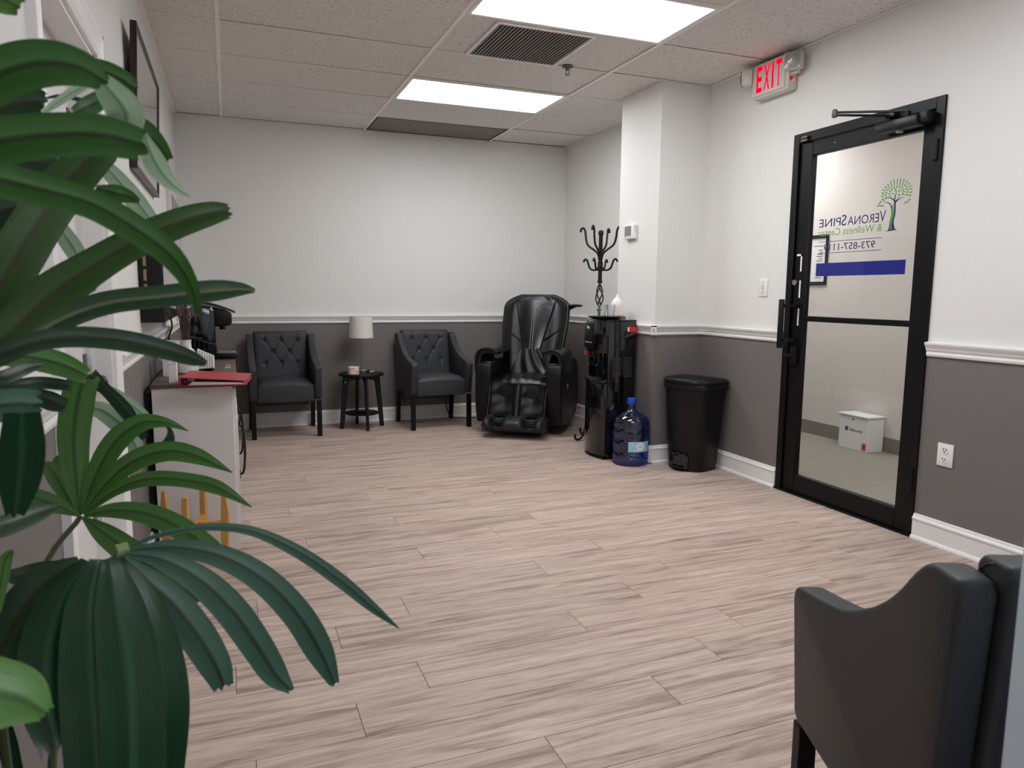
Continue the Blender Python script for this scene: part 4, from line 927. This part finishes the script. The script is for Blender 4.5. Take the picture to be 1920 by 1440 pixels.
# ---- framed glass picture tilted from the wall
pf = thing('framed_picture', 'dark framed glazed picture tilted forward high on the left wall', 'picture', (XL, 4.1, 1.76))
M4 = Matrix.Translation((XL+.004, 0, 1.757)) @ Matrix.Rotation(math.radians(2.6), 4, 'Y')
def fb(nm, mt, x0, x1, y0, y1, z0, z1): return MB().box(x0, x1, y0, y1, z0, z1, mat=M4).build(nm, mt, pf, world=True)
hh = .605
fb('frame_side', m_fr_dark, 0, .026, 3.55, 3.568, 0, hh); fb('frame_side', m_fr_dark, 0, .026, 4.612, 4.63, 0, hh)
fb('frame_bar', m_fr_dark, 0, .026, 3.568, 4.612, hh-.018, hh); fb('frame_bar', m_fr_dark, 0, .026, 3.568, 4.612, 0, .018)
fb('glazing', m_mirror, .012, .020, 3.568, 4.612, .018, hh-.018)
# ---- narrow wall panel by the far corner
pn = thing('wall_panel', 'narrow pale grey panel on the left wall near the back corner', 'panel', (XL, 6.1, 1.3))
MB().box(XL, XL+.03, 5.62, 6.46, 1.18, 1.93).build('panel_body', m_cab, pn, bevel=.003, seg=1, world=True)
MB().box(XL+.03, XL+.034, 5.65, 6.43, 1.21, 1.90).build('panel_face', m_slat, pn, world=True)
# ---- bamboo plant stand in front of the cabinet
ps = thing('plant_stand', 'empty bamboo plant stand in front of the white cabinet', 'plant stand', (-.172, 3.38, 0), math.radians(-14))
for k in range(4):
    rot = Matrix.Rotation(math.pi/2*k, 4, 'Z')
    mb = MB().prism([(.112, 0), (.128, 0), (.140, .15), (.145, .25), (.132, .37), (.118, .37), (.112, .26), (.108, .15)], -.012, .012, 'Y'); mb.v = [rot @ p for p in mb.v]
    mb.build('leg', m_bamboo, ps, bevel=.002, seg=1)
for k in range(2):
    rot = Matrix.Rotation(math.pi/2*k, 4, 'Z'); mb = MB().box(-.112, .112, -.010, .010, .195-.002*k, .225-.002*k); mb.v = [rot @ p for p in mb.v]
    mb.build('crossbar', m_bamboo, ps, bevel=.002, seg=1)
# ---- black cord along the baseboard between chair and massage chair
c3 = thing('floor_cord', 'black cord drooping to the floor beside the massage chair', 'cord', (2.02, 6.78, 0))
MB().tube(smoothpath([(1.94, 6.82, .42), (1.95, 6.80, .30), (1.965, 6.78, .14), (2.0, 6.76, .03), (2.10, 6.73, .006), (2.25, 6.70, .006)], 24), .005, 8).build('cable', m_rubber, c3, smooth=True, world=True)

# ================================================================== HALL THINGS
lb_ = thing('specimen_box', 'white lidded specimen lockbox on the hall carpet', 'lockbox', (4.76, 4.34, 0))
W = dict(parent=lb_, world=True)
MB().box(4.675, 4.845, 4.195, 4.485, 0, .272).build('box_body', m_box, bevel=.003, seg=1, **W)
MB().box(4.665, 4.848, 4.185, 4.495, .272, .287).build('lid', m_box, bevel=.004, **W)
MB().lathe([(.008, -.004), (.008, 0)], (4.675, 4.345, .248), 12, axis='X').build('lock', m_steel, **W)
Ob = Vector(lb_['_o'])
put_text('labcorp', 4.372, 4.245, .150, .026, m_blk_ink, lb_, lambda x, y, d: (4.6742-Ob.x, x-Ob.y, y-Ob.z), .01)
MB().lathe([(.019, -.0006), (.019, 0)], (4.675, 4.405, .165), 20, axis='X').build('logo_disc', M('logo_blue', C(50, 78, 150), .5), **W)
MB().lathe([(.010, -.0010), (.010, 0)], (4.675, 4.405, .165), 16, axis='X').build('logo_disc', M('logo_blue_dark', C(32, 52, 120), .5), **W)
MB().box(4.6742, 4.675, 4.205, 4.245, .012, .068).build('red_sticker', m_redlab, **W)
MB().lathe([(.010, -.0012), (.010, 0)], (4.6745, 4.225, .040), 14, axis='X').build('sticker_mark', m_blk_ink, **W)
hf = thing('hall_notice', 'black framed notice on the hall wall behind the glass', 'picture', (HX, 5.0, 1.54))
W = dict(parent=hf, world=True)
MB().box(HX-.02, HX, 4.905, 4.925, 1.33, 1.765).box(HX-.02, HX, 5.235, 5.255, 1.33, 1.765).box(HX-.02, HX, 4.925, 5.235, 1.33, 1.36).box(HX-.02, HX, 4.925, 5.235, 1.735, 1.765).build('frame', m_alu, bevel=.003, seg=1, **W)
MB().box(HX-.008, HX, 4.925, 5.235, 1.36, 1.735).build('sheet', m_paper, **W)
for k, (l, z) in enumerate(((.11, 1.665), (.05, 1.63), (.04, 1.612), (.06, 1.595), (.07, 1.577), (.045, 1.555), (.07, 1.537), (.05, 1.51), (.08, 1.39))):
    MB().box(HX-.0086, HX-.008, 4.96, 4.96+l, z, z+.006).build('text_line', m_blk_ink, **W)

# ================================================================== PALM
def at(u, v, d): return CAM+(_fw+R2*((u-960)/FPX)-U2*((v-720)/FPX))*d
PB = (-.19, .70, 0)
pm = thing('potted_palm', 'large leafy fan palm crowding the left foreground', 'plant', PB)
PO = Vector(PB)
def leaf(pts, ws, d0, d1, mt, fold=-.12, roll=0, tip='saw', n=26, droop=0, name='leaf'):
    pp = smoothpath([(p[0], p[1], q) for p, q in zip(pts, ws)], n)
    P3 = []; k = len(pp)
    for i, (u, v, q) in enumerate(pp):
        t = i/(k-1); d = d0+(d1-d0)*t+droop*math.sin(math.pi*t)
        P3.append((at(u, v, d), max(q, .5)/FPX*d, d))
    vs = []; uvs = []; fs = []; m_ = 8
    rg = random.Random(int(pts[0][0]*7+pts[-1][1]*13))
    for i, (p, wd, d) in enumerate(P3):
        tg = (P3[min(i+1, k-1)][0]-P3[max(i-1, 0)][0]).normalized()
        vd = (p-CAM).normalized(); sd = tg.cross(vd).normalized(); nn = sd.cross(tg).normalized()
        sd2 = sd*math.cos(roll)+nn*math.sin(roll); n2 = sd2.cross(tg).normalized()
        if n2.dot(vd) > 0: n2 = -n2
        for j in range(m_+1):
            s_ = j/m_*2-1
            ext = Vector((0, 0, 0))
            if i == k-1 and tip == 'saw': ext = tg*wd*rg.uniform(-.25, .22)
            vs.append(p+sd2*(s_*wd/2)+n2*(fold*wd*(abs(s_)-.55*abs(s_)**3))+ext-PO); uvs.append((j/m_, i/(k-1)))
    for i in range(k-1):
        for j in range(m_): a = i*(m_+1)+j; fs.append((a, a+1, a+m_+2, a+m_+1))
    me = bpy.data.meshes.new('leaf'); me.from_pydata(vs, [], fs); me.materials.append(mt)
    ul = me.uv_layers.new(name='UVMap')
    for lp in me.loops: ul.data[lp.index].uv = uvs[lp.vertex_index]
    me.polygons.foreach_set('use_smooth', [True]*len(me.polygons)); me.update()
    return put(me, name, pm)
LEAVES = [
 # upper fan, nearest the lens
 ([(-60, 175), (20, 132), (90, 118), (150, 128), (195, 152)], [85, 88, 82, 66, 40], .50, .53, lf_mid),
 ([(130, 128), (180, 132), (225, 148), (253, 168)], [20, 42, 40, 26], .58, .60, lf_mid),
 ([(168, 128), (205, 170), (236, 215), (228, 262)], [14, 50, 66, 34], .54, .58, lf_pale),
 ([(-60, 275), (20, 262), (110, 253), (190, 254), (268, 272)], [90, 86, 80, 76, 58], .50, .54, lf_mid),
 ([(215, 222), (262, 242), (295, 270), (316, 302)], [16, 44, 34, 20], .57, .60, lf_mid),
 ([(270, 250), (288, 300), (315, 338), (356, 370)], [12, 40, 30, 2], .55, .58, lf_pale),
 ([(-60, 322), (30, 345), (100, 362), (175, 384), (248, 426), (315, 475), (356, 532), (372, 588)], [70, 66, 60, 56, 54, 46, 30, 10], .48, .58, lf_mid),
 ([(-40, 600), (20, 505), (70, 420), (125, 345), (200, 268)], [70, 84, 84, 78, 60], .62, .68, lf_olive),
 ([(-60, 235), (10, 205), (60, 192), (86, 196)], [80, 76, 60, 40], .62, .64, lf_dark),
 ([(-60, 310), (20, 305), (70, 306), (110, 312)], [70, 62, 50, 34], .66, .68, lf_dark),
 ([(-60, 420), (0, 400), (60, 385), (120, 362)], [90, 90, 80, 50], .66, .70, lf_dark),
 ([(-60, 470), (-10, 445), (40, 440), (75, 452)], [90, 96, 80, 40], .70, .72, lf_dark),
 ([(80, 212), (125, 180), (176, 150)], [10, 16, 14], .60, .62, lf_pale),
 ([(82, 185), (115, 180), (150, 187), (182, 193)], [3, 7, 8, 4], .72, .74, lf_dark),
 ([(140, 212), (165, 200), (200, 180)], [20, 34, 30], .70, .72, lf_mid),
 ([(185, 298), (215, 332), (255, 378), (292, 425)], [20, 34, 36, 26], .80, .86, lf_pale),
 ([(180, 352), (215, 362), (240, 368), (262, 378)], [10, 32, 26, 8], .68, .72, lf_mid),
 ([(95, 400), (120, 440), (140, 470), (160, 505)], [20, 32, 34, 26], .82, .86, lf_pale),
 # middle fan
 ([(-60, 690), (20, 625), (95, 555), (170, 503), (250, 456), (330, 420), (395, 400), (432, 396)], [40, 66, 80, 66, 58, 54, 44, 26], .60, .70, lf_olive),
 ([(-60, 700), (30, 650), (110, 600), (200, 568), (300, 556), (400, 545), (450, 542), (478, 545)], [26, 44, 46, 44, 42, 40, 26, 8], .60, .72, lf_rib),
 ([(-60, 690), (20, 656), (90, 636), (160, 632), (240, 640), (310, 656), (360, 672), (388, 682)], [26, 34, 38, 40, 40, 36, 28, 10], .60, .70, lf_dark),
 ([(-40, 655), (40, 590), (100, 552), (150, 536), (178, 532)], [50, 70, 66, 46, 26], .66, .72, lf_dark),
 ([(-60, 620), (-10, 580), (20, 540), (50, 500)], [80, 96, 80, 50], .72, .74, lf_dark),
 ([(-60, 560), (-20, 520), (20, 490), (70, 470)], [90, 100, 90, 40], .76, .80, lf_olive),
 ([(-30, 670), (40, 668), (110, 682), (165, 706)], [26, 44, 46, 30], .74, .86, lf_light),
 ([(-40, 715), (10, 706), (50, 690), (82, 684)], [16, 26, 24, 8], .70, .78, lf_dark),
 ([(-40, 735), (30, 724), (80, 718), (135, 724)], [18, 26, 24, 20], .76, .86, lf_dark),
 ([(60, 738), (95, 752), (125, 762)], [24, 36, 24], .82, .86, lf_dark),
 ([(-60, 775), (0, 762), (40, 758), (76, 762)], [50, 62, 60, 56], .52, .54, lf_blue),
 ([(42, 775), (42, 840), (36, 905), (28, 968)], [58, 74, 68, 30], .53, .55, lf_deep),
 ([(-40, 1000), (20, 982), (70, 962), (112, 948)], [40, 40, 34, 12], .66, .80, lf_dark),
 # lower fan on its thin stalk
 ([(150, 966), (143, 900), (138, 820), (148, 740), (160, 706)], [8, 40, 54, 56, 48], .96, .98, lf_fresh),
 ([(168, 706), (195, 728), (232, 766), (272, 822)], [34, 22, 26, 14], .98, 1.06, lf_dark),
 ([(165, 712), (215, 738), (260, 770), (290, 796)], [10, 20, 20, 8], 1.02, 1.08, lf_pale),
 ([(150, 760), (195, 772), (235, 806), (262, 850)], [16, 34, 34, 20], 1.06, 1.10, lf_pale),
 ([(155, 962), (178, 895), (215, 830), (262, 794), (310, 792), (353, 808)], [8, 34, 42, 34, 18, 2], .96, 1.0, lf_fresh),
 ([(156, 964), (195, 912), (248, 866), (312, 846), (372, 856), (436, 886)], [8, 28, 38, 38, 30, 2], .95, .98, lf_fresh),
 ([(157, 965), (212, 922), (270, 899), (338, 899), (408, 914), (472, 951)], [7, 20, 28, 28, 26, 2], .94, .95, lf_fresh),
 ([(157, 967), (210, 957), (270, 962), (330, 986), (395, 1030), (438, 1070)], [6, 28, 38, 42, 38, 18], .93, .90, lf_fresh),
 ([(155, 970), (195, 1000), (250, 1040), (312, 1084), (376, 1124)], [6, 38, 48, 44, 14], .94, .92, lf_fresh),
 ([(147, 966), (108, 948), (72, 936), (48, 926)], [6, 30, 36, 26], .95, .97, lf_fresh),
 ([(148, 963), (118, 918), (97, 882), (78, 868)], [6, 26, 30, 8], .97, 1.0, lf_fresh),
 ([(148, 960), (128, 900), (112, 868), (118, 858)], [6, 20, 24, 14], 1.0, 1.02, lf_fresh),
 ([(305, 792), (318, 806), (318, 825), (306, 846)], [3, 8, 18, 24], 1.0, 1.0, lf_dark),
 # front fan
 ([(232, 1030), (300, 1003), (380, 989), (470, 995), (560, 1035), (640, 1090), (700, 1140), (748, 1178)], [3, 10, 13, 18, 24, 25, 18, 2], .72, .80, lf_blue),
 ([(236, 1034), (320, 1026), (410, 1042), (490, 1084), (556, 1150), (600, 1222), (628, 1284)], [6, 30, 42, 50, 54, 50, 18], .72, .76, lf_blue),
 ([(236, 1038), (305, 1050), (372, 1086), (432, 1142), (480, 1208), (516, 1264), (546, 1294)], [8, 32, 50, 58, 56, 46, 14], .71, .74, lf_blue),
 ([(228, 1046), (270, 1086), (322, 1132), (370, 1192), (404, 1248), (420, 1290)], [10, 46, 62, 64, 56, 36], .70, .71, lf_blue),
 ([(222, 1046), (258, 1120), (292, 1220), (306, 1330), (300, 1470)], [16, 66, 86, 92, 80], .68, .64, lf_deep),
 ([(205, 1046), (222, 1130), (240, 1240), (250, 1360), (250, 1490)], [24, 80, 104, 112, 110], .67, .62, lf_deep),
 ([(185, 1048), (172, 1130), (172, 1240), (182, 1360), (190, 1490)], [30, 84, 108, 116, 110], .67, .62, lf_deep),
 ([(165, 1052), (120, 1120), (92, 1210), (90, 1310), (110, 1400)], [26, 76, 96, 92, 60], .68, .64, lf_deep),
 ([(150, 1052), (90, 1090), (40, 1150), (-10, 1240)], [22, 66, 86, 90], .69, .66, lf_dark),
 ([(135, 1055), (80, 1070), (40, 1080), (12, 1078)], [12, 34, 36, 20], .74, .76, lf_dark),
 ([(-10, 1150), (2, 1090), (10, 1050), (24, 1032)], [20, 24, 22, 8], .64, .64, lf_light),
 ([(-80, 1285), (-20, 1298), (40, 1312), (88, 1338)], [120, 124, 104, 30], .42, .44, lf_light),
 ([(10, 1360), (16, 1400), (26, 1450)], [20, 30, 30], .72, .72, lf_deep),
 # tip entering at the top
 ([(-60, -20), (-10, -6), (22, 6), (38, 16)], [50, 52, 46, 36], .50, .52, lf_light),
]
for L5 in LEAVES:
    leaf(*L5)
hubs = {'A': at(228, 1034, .72), 'B': at(152, 967, .95), 'C': at(-70, 690, .60), 'D': at(-75, 240, .52)}
MB().tube([at(218, 1036, .715), at(240, 1030, .722)], .008, 10).build('leaf_hub', M('hub_green', C(120, 138, 84), .6), pm, smooth=True, world=True)
def stalk(path, r): MB().tube(smoothpath([tuple(p) for p in path], 18), r, 8).build('stem', m_stem, pm, smooth=True, world=True)
root = Vector((-.19, .70, .30))
stalk([root+Vector((.03, .04, 0)), Vector((-.13, .80, .62)), at(70, 1140, .90), hubs['B']], .0035)
stalk([root+Vector((.05, .0, 0)), Vector((-.16, .62, .62)), at(120, 1200, .74), hubs['A']], .004)
stalk([root+Vector((-.03, .0, 0)), Vector((-.22, .68, .75)), hubs['C']], .006)
stalk([root+Vector((-.04, .03, 0)), Vector((-.24, .66, .85)), Vector((-.22, .66, 1.15)), hubs['D']], .006)
stalk([root+Vector((0, .05, 0)), Vector((-.22, .80, .7)), at(-60, 780, .6)], .004)
MB().lathe([(.11, 0), (.12, .01), (.145, .30), (.15, .305), (.150, .32), (.138, .32), (.135, .29), (.001, .29)], n=36).build('pot', m_pot, pm, smooth=True)
MB().lathe([(.136, .292), (.06, .305), (.001, .308)], n=24).build('soil', m_soil, pm, smooth=True)

for o in ORIG:
    if '_o' in o: del o['_o']
